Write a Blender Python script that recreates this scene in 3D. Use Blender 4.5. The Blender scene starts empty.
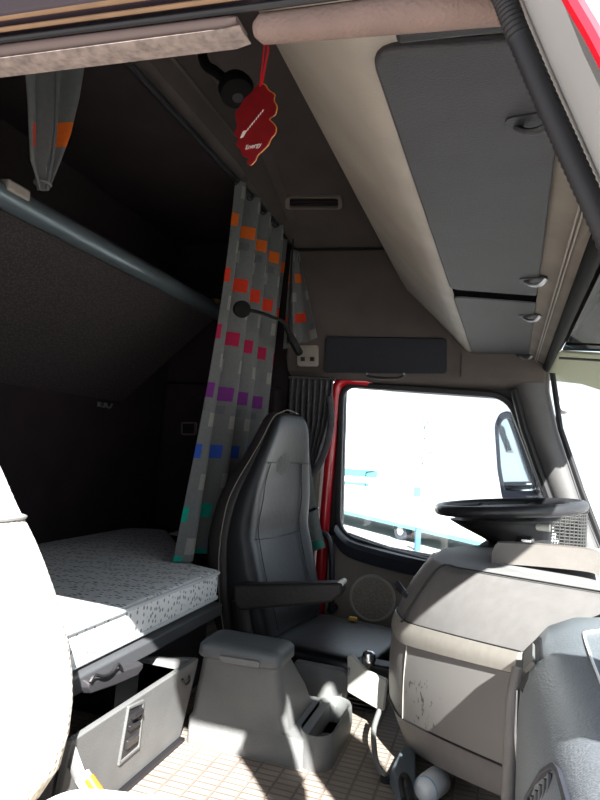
import bpy, bmesh, math, random
from mathutils import Vector, Matrix
random.seed(7)
sc = bpy.context.scene
C = sc.collection
PI = math.pi

# ------------------------------------------------------------------ camera
F = 640.0
CAM = Vector((0, 0, .72))
yaw, pit, rol = math.radians(17.4), math.radians(4.1), math.radians(4.5)
D = Vector((-math.sin(yaw)*math.cos(pit), math.cos(yaw)*math.cos(pit), math.sin(pit)))
_r = D.cross(Vector((0, 0, 1))).normalized(); _u = _r.cross(D)
R = _r*math.cos(rol)+_u*math.sin(rol); U = -_r*math.sin(rol)+_u*math.cos(rol)
def at(px, py, X=None, Y=None, Z=None):
    v = D+R*((px-300)/F)-U*((py-400)/F)
    t = (X-CAM.x)/v.x if X is not None else (Y-CAM.y)/v.y if Y is not None else (Z-CAM.z)/v.z
    return CAM+v*t
cd = bpy.data.cameras.new('camera'); cam = bpy.data.objects.new('camera', cd); C.objects.link(cam)
cd.sensor_fit = 'VERTICAL'; cd.sensor_height = 36; cd.sensor_width = 27; cd.lens = F/800*36; cd.clip_start = .02; cd.clip_end = 400
cam.matrix_world = Matrix(((R.x, U.x, -D.x, CAM.x), (R.y, U.y, -D.y, CAM.y), (R.z, U.z, -D.z, CAM.z), (0, 0, 0, 1)))
sc.camera = cam

# ------------------------------------------------------------------ materials
def lin(c):
    return tuple(((v/255)/12.92 if v/255 <= .04045 else ((v/255+.055)/1.055)**2.4) for v in c)
def mat(name, rgb, rough=.6, noise=None, amt=.12, bump=0., bscale=None, metal=0., spec=.5, detail=4, coat=0., trans=0., sheen=0.):
    m = bpy.data.materials.new(name); m.use_nodes = True
    nt = m.node_tree; b = nt.nodes['Principled BSDF']
    c = lin(rgb)
    b.inputs['Base Color'].default_value = (*c, 1)
    b.inputs['Roughness'].default_value = rough; b.inputs['Metallic'].default_value = metal
    b.inputs['Specular IOR Level'].default_value = spec
    b.inputs['Coat Weight'].default_value = coat
    b.inputs['Transmission Weight'].default_value = trans
    b.inputs['Sheen Weight'].default_value = sheen
    tc = nt.nodes.new('ShaderNodeTexCoord')
    if noise:
        n = nt.nodes.new('ShaderNodeTexNoise'); n.inputs['Scale'].default_value = noise; n.inputs['Detail'].default_value = detail
        nt.links.new(tc.outputs['Object'], n.inputs['Vector'])
        r = nt.nodes.new('ShaderNodeValToRGB')
        r.color_ramp.elements[0].position = .3; r.color_ramp.elements[1].position = .7
        r.color_ramp.elements[0].color = (*[v*(1-amt) for v in c], 1); r.color_ramp.elements[1].color = (*[min(1, v*(1+amt)) for v in c], 1)
        nt.links.new(n.outputs['Fac'], r.inputs['Fac']); nt.links.new(r.outputs['Color'], b.inputs['Base Color'])
    if bump:
        n2 = nt.nodes.new('ShaderNodeTexNoise'); n2.inputs['Scale'].default_value = bscale or 300; n2.inputs['Detail'].default_value = 2
        nt.links.new(tc.outputs['Object'], n2.inputs['Vector'])
        bp = nt.nodes.new('ShaderNodeBump'); bp.inputs['Strength'].default_value = bump; bp.inputs['Distance'].default_value = .004
        nt.links.new(n2.outputs['Fac'], bp.inputs['Height']); nt.links.new(bp.outputs['Normal'], b.inputs['Normal'])
    return m
def nodes(m): return m.node_tree, m.node_tree.nodes['Principled BSDF']
def N(nt, t, **k):
    n = nt.nodes.new(t)
    for a, v in k.items(): setattr(n, a, v)
    return n

M = {}
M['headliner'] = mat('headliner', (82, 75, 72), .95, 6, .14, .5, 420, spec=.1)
M['shadedliner'] = mat('shaded_liner', (46, 39, 41), .95, 8, .14, .5, 420, spec=.1)  # lining darkened so its colour holds the shade of the sleeping area
M['beige'] = mat('beige_plastic', (136, 128, 120), .55, 7, .12, .25, 500, spec=.4)
M['flap'] = mat('grey_flap', (48, 47, 50), .6, 14, .1, .3, 600, spec=.35)
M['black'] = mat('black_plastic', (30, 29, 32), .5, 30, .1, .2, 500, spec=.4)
M['rubber'] = mat('black_rubber', (26, 25, 28), .55, spec=.4)
M['grey'] = mat('grey_plastic', (112, 112, 112), .5, 20, .1, .35, 500, spec=.4)
M['console'] = mat('console_plastic', (100, 101, 101), .5, 12, .1, .35, 450, spec=.4)
M['dashlow'] = mat('dash_grey', (114, 111, 111), .44, 40, .07, .3, 600, spec=.45)
M['dashtop'] = mat('dash_top', (126, 125, 126), .45, 30, .07, .35, 600, spec=.45)
M['pdash'] = mat('passenger_dash', (104, 110, 116), .42, 20, .06, .28, 330, spec=.45)
M['satin'] = mat('satin_trim', (158, 153, 147), .34, 60, .05, spec=.5, metal=.2)
M['chrome'] = mat('chrome', (215, 215, 220), .18, metal=1)
M['metal'] = mat('dull_metal', (150, 152, 158), .35, metal=.8)
M['red'] = mat('red_paint', (198, 22, 40), .3, coat=.5)
M['doorpanel'] = mat('door_panel', (146, 136, 127), .7, 10, .1, .4, 400, spec=.3)
M['doortrim'] = mat('door_trim', (44, 46, 54), .4, 20, .1, spec=.5)
M['white'] = mat('white_plastic', (225, 228, 232), .35)
M['tag'] = mat('yellow_tag', (210, 160, 40), .5)
M['orange'] = mat('orange_plastic', (222, 130, 40), .4)
M['teal'] = mat('teal_clip', (50, 130, 115), .5)
M['pale'] = mat('pale_grey_plastic', (188, 186, 178), .45, 20, .05)
M['pillarmetal'] = mat('pillar_grey', (150, 149, 148), .5, 10, .05)
M['darkseal'] = mat('door_frame_purple', (48, 38, 46), .5, spec=.4)
M['brown'] = mat('brown_seal', (120, 92, 66), .6, 30, .15)
M['pinkbeige'] = mat('pink_beige_trim', (112, 94, 88), .8, 20, .14, .4, 300, spec=.2)
M['webbing'] = mat('seat_belt_webbing', (130, 132, 130), .8, 200, .2)
M['vinyl'] = mat('black_vinyl', (30, 31, 34), .45, 8, .1, .12, 60, spec=.3)
M['vinylside'] = mat('dark_vinyl', (38, 35, 35), .55, 10, .1, .3, 90, spec=.35)
M['vinylgrey'] = mat('grey_vinyl', (42, 42, 42), .4, 8, .12, .3, 60, spec=.5)
M['piping'] = mat('pale_piping', (120, 114, 106), .6)
M['mesh'] = mat('perforated_mesh', (62, 62, 62), .5)
M['ground'] = mat('asphalt', (150, 148, 145), .9, 3, .1)
M['building'] = mat('white_render', (236, 238, 238), .8)
M['glassteal'] = mat('teal_window', (74, 124, 130), .9, spec=0)
M['tree'] = mat('foliage', (92, 112, 92), .9)
M['tyre'] = mat('tyre', (60, 66, 74), .8)
M['vanbody'] = mat('white_van', (240, 242, 244), .3)
M['poster'] = mat('sign_blue', (60, 98, 124), .9)

# chequered seat fabric
def fabric_check():
    m = mat('beige_check_fabric', (196, 188, 174), .95, spec=.1, sheen=.2)
    nt, b = nodes(m); tc = N(nt, 'ShaderNodeTexCoord')
    mp = N(nt, 'ShaderNodeMapping'); mp.inputs['Rotation'].default_value = (0, 0, 0); mp.inputs['Scale'].default_value = (90, 90, 90)
    nt.links.new(tc.outputs['Object'], mp.inputs['Vector'])
    w1 = N(nt, 'ShaderNodeTexWave', wave_type='BANDS', bands_direction='Y'); w2 = N(nt, 'ShaderNodeTexWave', wave_type='BANDS', bands_direction='Z')
    for w in (w1, w2): w.inputs['Scale'].default_value = .3; nt.links.new(mp.outputs['Vector'], w.inputs['Vector'])
    mx = N(nt, 'ShaderNodeMath', operation='MULTIPLY'); nt.links.new(w1.outputs['Fac'], mx.inputs[0]); nt.links.new(w2.outputs['Fac'], mx.inputs[1])
    r = N(nt, 'ShaderNodeValToRGB'); r.color_ramp.elements[0].color = (*lin((184, 178, 166)), 1); r.color_ramp.elements[1].color = (*lin((158, 150, 134)), 1)
    nt.links.new(mx.outputs[0], r.inputs['Fac']); nt.links.new(r.outputs['Color'], b.inputs['Base Color'])
    bp = N(nt, 'ShaderNodeBump'); bp.inputs['Strength'].default_value = .4; bp.inputs['Distance'].default_value = .003
    nt.links.new(mx.outputs[0], bp.inputs['Height']); nt.links.new(bp.outputs['Normal'], b.inputs['Normal'])
    return m
M['check'] = fabric_check()

# mattress ticking: white with small grey sprigs
def ticking():
    m = mat('mattress_ticking', (224, 226, 228), .9, spec=.15)
    nt, b = nodes(m); tc = N(nt, 'ShaderNodeTexCoord')
    mp = N(nt, 'ShaderNodeMapping'); mp.inputs['Scale'].default_value = (54, 78, 62); mp.inputs['Rotation'].default_value = (.2, .1, .5)
    nt.links.new(tc.outputs['Object'], mp.inputs['Vector'])
    v = N(nt, 'ShaderNodeTexVoronoi'); v.inputs['Scale'].default_value = 1.0; v.inputs['Randomness'].default_value = .55
    nt.links.new(mp.outputs['Vector'], v.inputs['Vector'])
    r = N(nt, 'ShaderNodeValToRGB'); r.color_ramp.elements[0].position = .26; r.color_ramp.elements[1].position = .36
    r.color_ramp.elements[0].color = (*lin((140, 144, 150)), 1); r.color_ramp.elements[1].color = (*lin((226, 228, 230)), 1)
    nt.links.new(v.outputs['Distance'], r.inputs['Fac']); nt.links.new(r.outputs['Color'], b.inputs['Base Color'])
    n = N(nt, 'ShaderNodeTexNoise'); n.inputs['Scale'].default_value = 22; nt.links.new(tc.outputs['Object'], n.inputs['Vector'])
    bp = N(nt, 'ShaderNodeBump'); bp.inputs['Strength'].default_value = .5; bp.inputs['Distance'].default_value = .012
    nt.links.new(n.outputs['Fac'], bp.inputs['Height']); nt.links.new(bp.outputs['Normal'], b.inputs['Normal'])
    return m
M['ticking'] = ticking()

# ribbed rubber floor mat, small alternating bars
def floormat():
    m = mat('rubber_floor_mat', (150, 138, 126), .75, spec=.3)
    nt, b = nodes(m); tc = N(nt, 'ShaderNodeTexCoord')
    br = N(nt, 'ShaderNodeTexBrick'); br.offset = .0; br.inputs['Scale'].default_value = 1.0
    br.inputs['Brick Width'].default_value = .052; br.inputs['Row Height'].default_value = .022; br.inputs['Mortar Size'].default_value = .0035; br.inputs['Mortar Smooth'].default_value = .4
    br.inputs['Color1'].default_value = (*lin((150, 138, 128)), 1); br.inputs['Color2'].default_value = (*lin((138, 128, 119)), 1); br.inputs['Mortar'].default_value = (*lin((118, 109, 102)), 1)
    nt.links.new(tc.outputs['Object'], br.inputs['Vector'])
    n = N(nt, 'ShaderNodeTexNoise'); n.inputs['Scale'].default_value = 9; nt.links.new(tc.outputs['Object'], n.inputs['Vector'])
    mx = N(nt, 'ShaderNodeMixRGB', blend_type='MULTIPLY'); mx.inputs['Fac'].default_value = .5
    rr = N(nt, 'ShaderNodeValToRGB'); rr.color_ramp.elements[0].color = (.62, .6, .58, 1); rr.color_ramp.elements[1].color = (1, 1, 1, 1); rr.color_ramp.elements[0].position = .3; rr.color_ramp.elements[1].position = .65
    nt.links.new(n.outputs['Fac'], rr.inputs['Fac']); nt.links.new(br.outputs['Color'], mx.inputs[1]); nt.links.new(rr.outputs['Color'], mx.inputs[2])
    nt.links.new(mx.outputs['Color'], b.inputs['Base Color'])
    bp = N(nt, 'ShaderNodeBump', invert=True); bp.inputs['Strength'].default_value = .7; bp.inputs['Distance'].default_value = .004
    nt.links.new(br.outputs['Fac'], bp.inputs['Height']); nt.links.new(bp.outputs['Normal'], b.inputs['Normal'])
    return m
M['floormat'] = floormat()

# fine speckled underside cloth of the upper bunk
def speckle(name, a, bb, sc_):
    m = mat(name, a, .95, spec=.1)
    nt, b = nodes(m); tc = N(nt, 'ShaderNodeTexCoord')
    v = N(nt, 'ShaderNodeTexVoronoi'); v.inputs['Scale'].default_value = sc_; nt.links.new(tc.outputs['Object'], v.inputs['Vector'])
    r = N(nt, 'ShaderNodeValToRGB'); r.color_ramp.elements[0].position = .25; r.color_ramp.elements[1].position = .5
    r.color_ramp.elements[0].color = (*lin(bb), 1); r.color_ramp.elements[1].color = (*lin(a), 1)
    nt.links.new(v.outputs['Distance'], r.inputs['Fac']); nt.links.new(r.outputs['Color'], b.inputs['Base Color'])
    return m
M['bunkcloth'] = speckle('bunk_underside_cloth', (50, 46, 47), (66, 60, 61), 150)
M['speaker'] = speckle('speaker_mesh', (176, 164, 152), (132, 122, 112), 220)
# scuffed lower dash panel with dark scratches
def scuffed():
    m = mat('scuffed_dash_panel', (122, 119, 118), .42, spec=.45)
    nt, b = nodes(m); tc = N(nt, 'ShaderNodeTexCoord')
    mp = N(nt, 'ShaderNodeMapping'); mp.inputs['Scale'].default_value = (60, 60, 38); nt.links.new(tc.outputs['Object'], mp.inputs['Vector'])
    n = N(nt, 'ShaderNodeTexNoise'); n.inputs['Scale'].default_value = 1; n.inputs['Detail'].default_value = 6; n.inputs['Roughness'].default_value = .7
    nt.links.new(mp.outputs['Vector'], n.inputs['Vector'])
    # scratches gather in one patch
    vm = N(nt, 'ShaderNodeVectorMath', operation='DISTANCE'); nt.links.new(tc.outputs['Object'], vm.inputs[0]); vm.inputs[1].default_value = at(432, 705, Y=1.47)
    mr = N(nt, 'ShaderNodeMapRange'); mr.inputs['From Min'].default_value = .0; mr.inputs['From Max'].default_value = .16; mr.inputs['To Min'].default_value = .13; mr.inputs['To Max'].default_value = -.06
    nt.links.new(vm.outputs['Value'], mr.inputs['Value'])
    ad = N(nt, 'ShaderNodeMath', operation='ADD'); nt.links.new(n.outputs['Fac'], ad.inputs[0]); nt.links.new(mr.outputs['Result'], ad.inputs[1])
    r = N(nt, 'ShaderNodeValToRGB'); r.color_ramp.elements[0].position = .65; r.color_ramp.elements[1].position = .68
    r.color_ramp.elements[0].color = (*lin((122, 119, 118)), 1); r.color_ramp.elements[1].color = (*lin((44, 40, 40)), 1)
    nt.links.new(ad.outputs[0], r.inputs['Fac']); nt.links.new(r.outputs['Color'], b.inputs['Base Color'])
    return m
M['scuffed'] = scuffed()
def glass(name, tint, fac=.93):
    m = bpy.data.materials.new(name); m.use_nodes = True; nt = m.node_tree; nt.nodes.remove(nt.nodes['Principled BSDF'])
    o = nt.nodes['Material Output']; t = N(nt, 'ShaderNodeBsdfTransparent'); t.inputs['Color'].default_value = (*tint, 1)
    g = N(nt, 'ShaderNodeBsdfGlossy'); g.inputs['Roughness'].default_value = .02
    mx = N(nt, 'ShaderNodeMixShader'); mx.inputs['Fac'].default_value = 1-fac
    nt.links.new(t.outputs[0], mx.inputs[1]); nt.links.new(g.outputs[0], mx.inputs[2]); nt.links.new(mx.outputs[0], o.inputs['Surface'])
    return m
M['glass'] = glass('window_glass', (.97, .99, 1), .96)
M['windscreen'] = glass('windscreen_glass', (.96, .98, .97), .96)
M['visordark'] = glass('smoked_visor', (.03, .03, .035), .93)
m_ = mat('pale_visor_end', (206, 206, 186), .5); M['visorpale'] = m_
nt, b = nodes(m_); tl = N(nt, 'ShaderNodeBsdfTranslucent'); tl.inputs['Color'].default_value = (.20, .20, .165, 1)
mx = N(nt, 'ShaderNodeMixShader'); mx.inputs['Fac'].default_value = .85
nt.links.new(b.outputs[0], mx.inputs[1]); nt.links.new(tl.outputs[0], mx.inputs[2]); nt.links.new(mx.outputs[0], nt.nodes['Material Output'].inputs['Surface'])

# ------------------------------------------------------------------ mesh helpers
def obj(name, bm, m, parent=None, smooth=True, bevel=0., seg=3, sub=0, solid=0., angle=40, off=0.):
    bmesh.ops.recalc_face_normals(bm, faces=bm.faces)
    me = bpy.data.meshes.new(name); bm.to_mesh(me); bm.free()
    ms = m if isinstance(m, (list, tuple)) else [m]
    for k in ms: me.materials.append(k)
    o = bpy.data.objects.new(name, me); C.objects.link(o)
    if parent is not None:
        o.parent = parent
        # parents are placed without rotation, so geometry is kept in world coordinates
        o.location = -wloc(parent)
    if smooth:
        for p in me.polygons: p.use_smooth = True
    if solid:
        md = o.modifiers.new('solid', 'SOLIDIFY'); md.thickness = solid; md.offset = off
    if bevel:
        md = o.modifiers.new('bevel', 'BEVEL'); md.width = bevel; md.segments = seg; md.limit_method = 'ANGLE'; md.angle_limit = math.radians(35); md.harden_normals = False
    if sub:
        md = o.modifiers.new('sub', 'SUBSURF'); md.levels = sub; md.render_levels = sub
    if smooth and not sub:
        try:
            me.set_sharp_from_angle(angle=math.radians(angle))
        except Exception: pass
    return o
WL = {}
def wloc(o):
    v = Vector(o.location)
    p = o.parent
    while p is not None:
        v = v+Vector(p.location); p = p.parent
    return v
def thing(name, label, cat, loc, group=None):
    o = bpy.data.objects.new(name, None); C.objects.link(o); o.location = loc; o.empty_display_size = .05
    tag(o, label, cat, group); return o
def tag(o, label, cat, group=None):
    o['label'] = label; o['category'] = cat
    if group: o['group'] = group
    return o
def struct(o, label=None, cat=None):
    o['kind'] = 'structure'
    if label: o['label'] = label
    if cat: o['category'] = cat
    return o
def B(): return bmesh.new()
def box(bm, lo, hi, mi=0, rot=None):
    lo = Vector(lo); hi = Vector(hi); c = (lo+hi)/2; s = hi-lo
    vs = []
    for x in (-.5, .5):
        for y in (-.5, .5):
            for z in (-.5, .5):
                v = Vector((x*s.x, y*s.y, z*s.z))
                if rot: v = rot @ v
                vs.append(bm.verts.new(c+v))
    for f in ((0, 1, 3, 2), (4, 6, 7, 5), (0, 4, 5, 1), (2, 3, 7, 6), (0, 2, 6, 4), (1, 5, 7, 3)):
        fc = bm.faces.new([vs[i] for i in f]); fc.material_index = mi
    return bm
def prism(bm, poly, vec, mi=0):
    """closed polygon of 3-D points extruded by vec"""
    vec = Vector(vec)
    a = [bm.verts.new(Vector(p)) for p in poly]; b = [bm.verts.new(Vector(p)+vec) for p in poly]
    n = len(a)
    fs = [bm.faces.new(a), bm.faces.new(b[::-1])]
    for i in range(n): fs.append(bm.faces.new([a[i], b[i], b[(i+1) % n], a[(i+1) % n]]))
    for f in fs: f.material_index = mi
    return bm
def rings(bm, rs, cap=True, closed=True, mi=0):
    vr = [[bm.verts.new(Vector(p)) for p in r] for r in rs]
    n = len(vr[0])
    for i in range(len(vr)-1):
        for j in range(n if closed else n-1):
            f = bm.faces.new([vr[i][j], vr[i][(j+1) % n], vr[i+1][(j+1) % n], vr[i+1][j]]); f.material_index = mi
    if cap and closed:
        bm.faces.new(vr[0][::-1]).material_index = mi; bm.faces.new(vr[-1]).material_index = mi
    return bm
def smoothpath(pts, n=6):
    P = [Vector(p) for p in pts]
    if len(P) < 3: return P
    out = []
    for i in range(len(P)-1):
        p0 = P[max(i-1, 0)]; p1 = P[i]; p2 = P[i+1]; p3 = P[min(i+2, len(P)-1)]
        for k in range(n):
            t = k/n
            out.append(.5*((2*p1)+(p2-p0)*t+(2*p0-5*p1+4*p2-p3)*t*t+(3*p1-p0-3*p2+p3)*t**3))
    out.append(P[-1]); return out
def tube(bm, pts, r, n=10, cap=True, flat=None, mi=0, up=None):
    """r: radius, number or list. flat=(a,b): elliptical section"""
    P = [Vector(p) for p in pts]; rs = []
    prev = None
    for i, p in enumerate(P):
        t = (P[min(i+1, len(P)-1)]-P[max(i-1, 0)]).normalized()
        if prev is None:
            ref = Vector(up) if up else (Vector((0, 0, 1)) if abs(t.z) < .9 else Vector((1, 0, 0)))
        else: ref = prev
        a = (ref-t*ref.dot(t)).normalized(); prev = a; b = t.cross(a)
        rr = r[i] if isinstance(r, (list, tuple)) else r
        ea, eb = (flat if flat else (1, 1))
        rs.append([p+a*math.cos(2*PI*k/n)*rr*ea+b*math.sin(2*PI*k/n)*rr*eb for k in range(n)])
    return rings(bm, rs, cap, mi=mi)
def loopt(bm, pts, r, n=10, mi=0):
    P = [Vector(p) for p in pts]; L = len(P); rs = []
    nrm = Vector((0, 0, 0))
    for i in range(L): nrm += P[i].cross(P[(i+1) % L])
    nrm.normalize()
    for i in range(L):
        t = (P[(i+1) % L]-P[i-1]).normalized(); a = nrm; b = t.cross(a)
        rs.append([bm.verts.new(P[i]+a*math.cos(2*PI*k/n)*r+b*math.sin(2*PI*k/n)*r) for k in range(n)])
    for i in range(L):
        for k in range(n):
            bm.faces.new([rs[i][k], rs[i][(k+1) % n], rs[(i+1) % L][(k+1) % n], rs[(i+1) % L][k]]).material_index = mi
    return bm
def disc(bm, c, axis, r, h, n=40, mi=0, r2=None):
    """solid cylinder / cone frustum from c along axis (length h)"""
    axis = Vector(axis).normalized(); ref = Vector((0, 0, 1)) if abs(axis.z) < .9 else Vector((1, 0, 0))
    a = axis.cross(ref).normalized(); b = axis.cross(a); c = Vector(c); r2 = r if r2 is None else r2
    return rings(bm, [[c+(a*math.cos(2*PI*k/n)+b*math.sin(2*PI*k/n))*r for k in range(n)],
                      [c+axis*h+(a*math.cos(2*PI*k/n)+b*math.sin(2*PI*k/n))*r2 for k in range(n)]], mi=mi)
def torus(bm, c, axis, R_, r, n=48, k=10, mi=0):
    axis = Vector(axis).normalized(); ref = Vector((0, 0, 1)) if abs(axis.z) < .9 else Vector((1, 0, 0))
    a = axis.cross(ref).normalized(); b = axis.cross(a); c = Vector(c)
    return loopt(bm, [c+(a*math.cos(2*PI*i/n)+b*math.sin(2*PI*i/n))*R_ for i in range(n)], r, k, mi)
def grid(bm, rows, mi=None):
    vr = [[bm.verts.new(Vector(p)) for p in r] for r in rows]
    for i in range(len(vr)-1):
        for j in range(len(vr[0])-1):
            f = bm.faces.new([vr[i][j], vr[i][j+1], vr[i+1][j+1], vr[i+1][j]])
            if mi: f.material_index = mi(i, j)
    return bm
def slab(bm, rows, off):
    """grid surface with thickness: off is a vector"""
    n0 = len(rows); off = Vector(off)
    a = [[bm.verts.new(Vector(p)) for p in r] for r in rows]; b = [[bm.verts.new(Vector(p)+off) for p in r] for r in rows]
    m = len(rows[0])
    for i in range(n0-1):
        for j in range(m-1):
            bm.faces.new([a[i][j], a[i][j+1], a[i+1][j+1], a[i+1][j]]); bm.faces.new([b[i][j], b[i+1][j], b[i+1][j+1], b[i][j+1]])
    for i in range(n0-1):
        bm.faces.new([a[i][0], a[i+1][0], b[i+1][0], b[i][0]]); bm.faces.new([a[i][-1], b[i][-1], b[i+1][-1], a[i+1][-1]])
    for j in range(m-1):
        bm.faces.new([a[0][j], b[0][j], b[0][j+1], a[0][j+1]]); bm.faces.new([a[-1][j], a[-1][j+1], b[-1][j+1], b[-1][j]])
    return bm
def lerp(a, b, t): return Vector(a)*(1-t)+Vector(b)*t
def rrect(cx, cy, w, h, r, n=5):
    out = []
    for (sx, sy, a0) in ((1, 1, 0), (-1, 1, 90), (-1, -1, 180), (1, -1, 270)):
        for k in range(n+1):
            a = math.radians(a0+90*k/n)
            out.append((cx+sx*(w/2-r)+r*math.cos(a), cy+sy*(h/2-r)+r*math.sin(a)))
    return out
def roundpoly(poly, r, n=5):
    P = [Vector(p) for p in poly]; out = []
    L = len(P)
    for i in range(L):
        a, p, b = P[i-1], P[i], P[(i+1) % L]
        rr = r[i] if isinstance(r, (list, tuple)) else r
        rr = min(rr, (a-p).length*.45, (b-p).length*.45)
        q0 = p+(a-p).normalized()*rr; q1 = p+(b-p).normalized()*rr
        for k in range(n+1):
            t = k/n; out.append(q0*(1-t)**2+p*2*t*(1-t)+q1*t*t)
    return out
def frame(bm, outer, inner, vec, mi=0):
    """ring between two matching closed outlines, extruded by vec"""
    vec = Vector(vec); n = len(outer)
    a = [bm.verts.new(Vector(p)) for p in outer]; b = [bm.verts.new(Vector(p)) for p in inner]
    c = [bm.verts.new(Vector(p)+vec) for p in outer]; d = [bm.verts.new(Vector(p)+vec) for p in inner]
    for i in range(n):
        j = (i+1) % n
        for f in ((a[i], a[j], b[j], b[i]), (c[i], d[i], d[j], c[j]), (a[i], c[i], c[j], a[j]), (b[i], b[j], d[j], d[i])):
            bm.faces.new(f).material_index = mi
    return bm
#SPLIT
# ================================================================== THE CAB SHELL
YD, YP = 2.60, .42           # driver's door inner face, passenger opening
XB = -1.43                   # rear wall

bm = B(); box(bm, (-1.47, .40, -.05), (.55, 2.66, 0)); o = obj('floor', bm, M['floormat'], smooth=False); struct(o)
bm = B(); box(bm, (XB-.04, .38, 0), (XB, 2.64, 1.66)); o = obj('wall_back', bm, M['shadedliner'], smooth=False); struct(o)
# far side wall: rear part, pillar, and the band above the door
bm = B(); box(bm, (XB, 2.56, 0), (-.86, 2.64, 1.66)); o = obj('wall_left', bm, M['shadedliner'], smooth=False); struct(o)
bm = B(); box(bm, (-.86, 2.60, 0), (-.70, 2.66, 1.03)); o = obj('trim_1', bm, M['doorpanel'], smooth=False); struct(o)
bm = B()
prism(bm, [(-.86, 2.60, 1.005), (-.86, 2.53, 1.03), (-.86, 2.5, 1.08), (-.86, 2.5, 1.54), (-.86, 2.66, 1.54), (-.86, 2.66, 1.005)], (1.02, 0, 0))
o = obj('wall_left', bm, M['headliner'], bevel=.012); o.name = 'trim_23'; struct(o)
# seam in the lining and the vertical joint by the overhead shelf
bm = B(); box(bm, (-.85, 2.494, 1.538), (.1, 2.502, 1.543)); o = obj('trim_2', bm, M['black']); struct(o)
bm = B(); box(bm, (-.152, 2.495, 1.03), (-.148, 2.503, 1.12)); o = obj('trim_3', bm, M['black']); struct(o)
# near side wall
bm = B(); box(bm, (XB, .36, -.05), (-.70, .42, 1.66)); o = obj('wall_right', bm, M['shadedliner'], smooth=False); struct(o)
bm = B(); box(bm, (-.86, .37, 1.075), (.12, .44, 1.56)); o = obj('trim_24', bm, M['headliner'], smooth=False); struct(o)
# ceiling: raised middle, sloping shoulders, step down to the sleeping area
rows = []
prof = lambda z0, zs: [(.40, zs), (.48, zs+.02), (.62, zs+(z0-zs)*.45), (1.00, z0-.005), (1.08, z0), (1.9, z0), (1.96, z0-.008), (2.36, zs+(z0-zs)*.33), (2.52, zs+.0), (2.64, zs)]
for x, z0, zs in ((-1.47, 1.6, 1.59), (-.96, 1.6, 1.59), (-.90, 1.602, 1.58), (-.875, 1.64, 1.56), (-.85, 1.765, 1.545), (-.82, 1.79, 1.54), (-.2, 1.8, 1.54), (.02, 1.78, 1.52), (.12, 1.65, 1.45), (.19, 1.4, 1.3), (.2, 1.14, 1.14)):
    rows.append([(x, y, z) for y, z in prof(z0, zs)])
bm = B(); slab(bm, rows, (0, 0, .03)); bm.faces.ensure_lookup_table()
for f_ in bm.faces: f_.material_index = 1 if f_.calc_center_median().x < -.9 else 0  # rear ceiling gets the lining with the shade in its colour
o = obj('ceiling', bm, [M['headliner'], M['shadedliner']], angle=20); struct(o)
# frame around the roof hatch
bm = B()
frame(bm, [(p[0], p[1], 1.792) for p in rrect(-.42, 1.5, .78, .86, .05)], [(p[0], p[1], 1.792) for p in rrect(-.42, 1.5, .74, .82, .04)], (0, 0, .012))
o = obj('trim_4', bm, M['black'], bevel=.002); struct(o)
# bulkhead below the windscreen
bm = B(); box(bm, (.50, .40, 0), (.55, 2.66, .42)); o = obj('wall_front', bm, M['black'], smooth=False); struct(o)

# ---- windscreen
bm = B()
wt = [(.14, .45, 1.088), (.178, 2.60, 1.088)]; wb = [(.50, .45, .42), (.50, 2.60, .42)]
wc = Vector((.012, 0, .004))
rows = [[lerp(lerp(wb[0], wb[1], u), lerp(wt[0], wt[1], u), v)+wc*(1-(2*u-1)**2) for u in [i/10 for i in range(11)]] for v in (0, .25, .5, .75, 1)]
slab(bm, rows, (.006, 0, .003)); o = obj('window_1', bm, M['windscreen']); struct(o)
# header above the windscreen: beige strip with ribbed trim, rubber seal
bm = B()
hx = lambda u: -.02+.038*u
rows = []
for i in range(13):
    u = i/12; y = .45+2.1*u; c = hx(u)*.7
    rows.append([(.045, y, 1.134), (.09+c*.6, y, 1.118), (.132+c, y, 1.092), (.138+c, y, 1.085), (.15+c, y, 1.12)])
slab(bm, rows, (0, 0, .02)); o = obj('trim_5', bm, mat('header_lining', (112, 104, 96), .8, 9, .16, .3, 400, spec=.2)); struct(o)
for k, (dx, dz, rr) in enumerate(((.103, 1.103, .0018), (.109, 1.099, .0018))):
    bm = B(); tube(bm, [(dx+hx(i/12)*.68, .46+2.08*i/12, dz) for i in range(13)], rr, 8)
    o = obj('trim_%d' % (6+k), bm, M['beige']); struct(o)
bm = B(); tube(bm, [(.143+hx(i/12)*.9, .44+2.12*i/12, 1.080) for i in range(13)], .015, 10); o = obj('trim_8', bm, mat('seal_black', (12, 11, 12), .8, spec=.1)); struct(o)

# ---- exterior sun visor over the windscreen
t = thing('sun_visor', 'dark smoked sun visor outside the top of the windscreen with a pale greenish far end', 'sun visor', (.3, 1.5, 1.1))
def vo_(y): return .41-.21*max(0, (1.15-y)/.55)**1.6 if y < 1.15 else .41-.015*(y-1.15)
bm = B(); slab(bm, [[(.145+.016*y, y, 1.085), ((.145+.016*y+max(vo_(y), .19))/2, y, 1.085), (max(vo_(y), .19), y, 1.05)] for y in [.58, .62, .66, .72, .8, .9, 1.0, 1.15, 1.4, 1.7, 2.0, 2.15]], (0, 0, .006))
obj('visor_panel', bm, M['visordark'], t)
bm = B(); slab(bm, [[(.160, 2.15+.57*v, 1.080-.02*v), (.30, 2.15+.57*v, 1.075-.025*v), (.42, 2.15+.57*v, 1.045-.03*v)] for v in [i/5 for i in range(6)]], (0, 0, .006))
obj('visor_end', bm, M['visorpale'], t)['label'] = 'pale greenish visor end'
bm = B(); tube(bm, [(.17, 2.16, 1.062), (.3, 2.16, 1.058), (.41, 2.155, 1.043)], .004, 8); obj('visor_joint', bm, M['black'], t)

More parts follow.
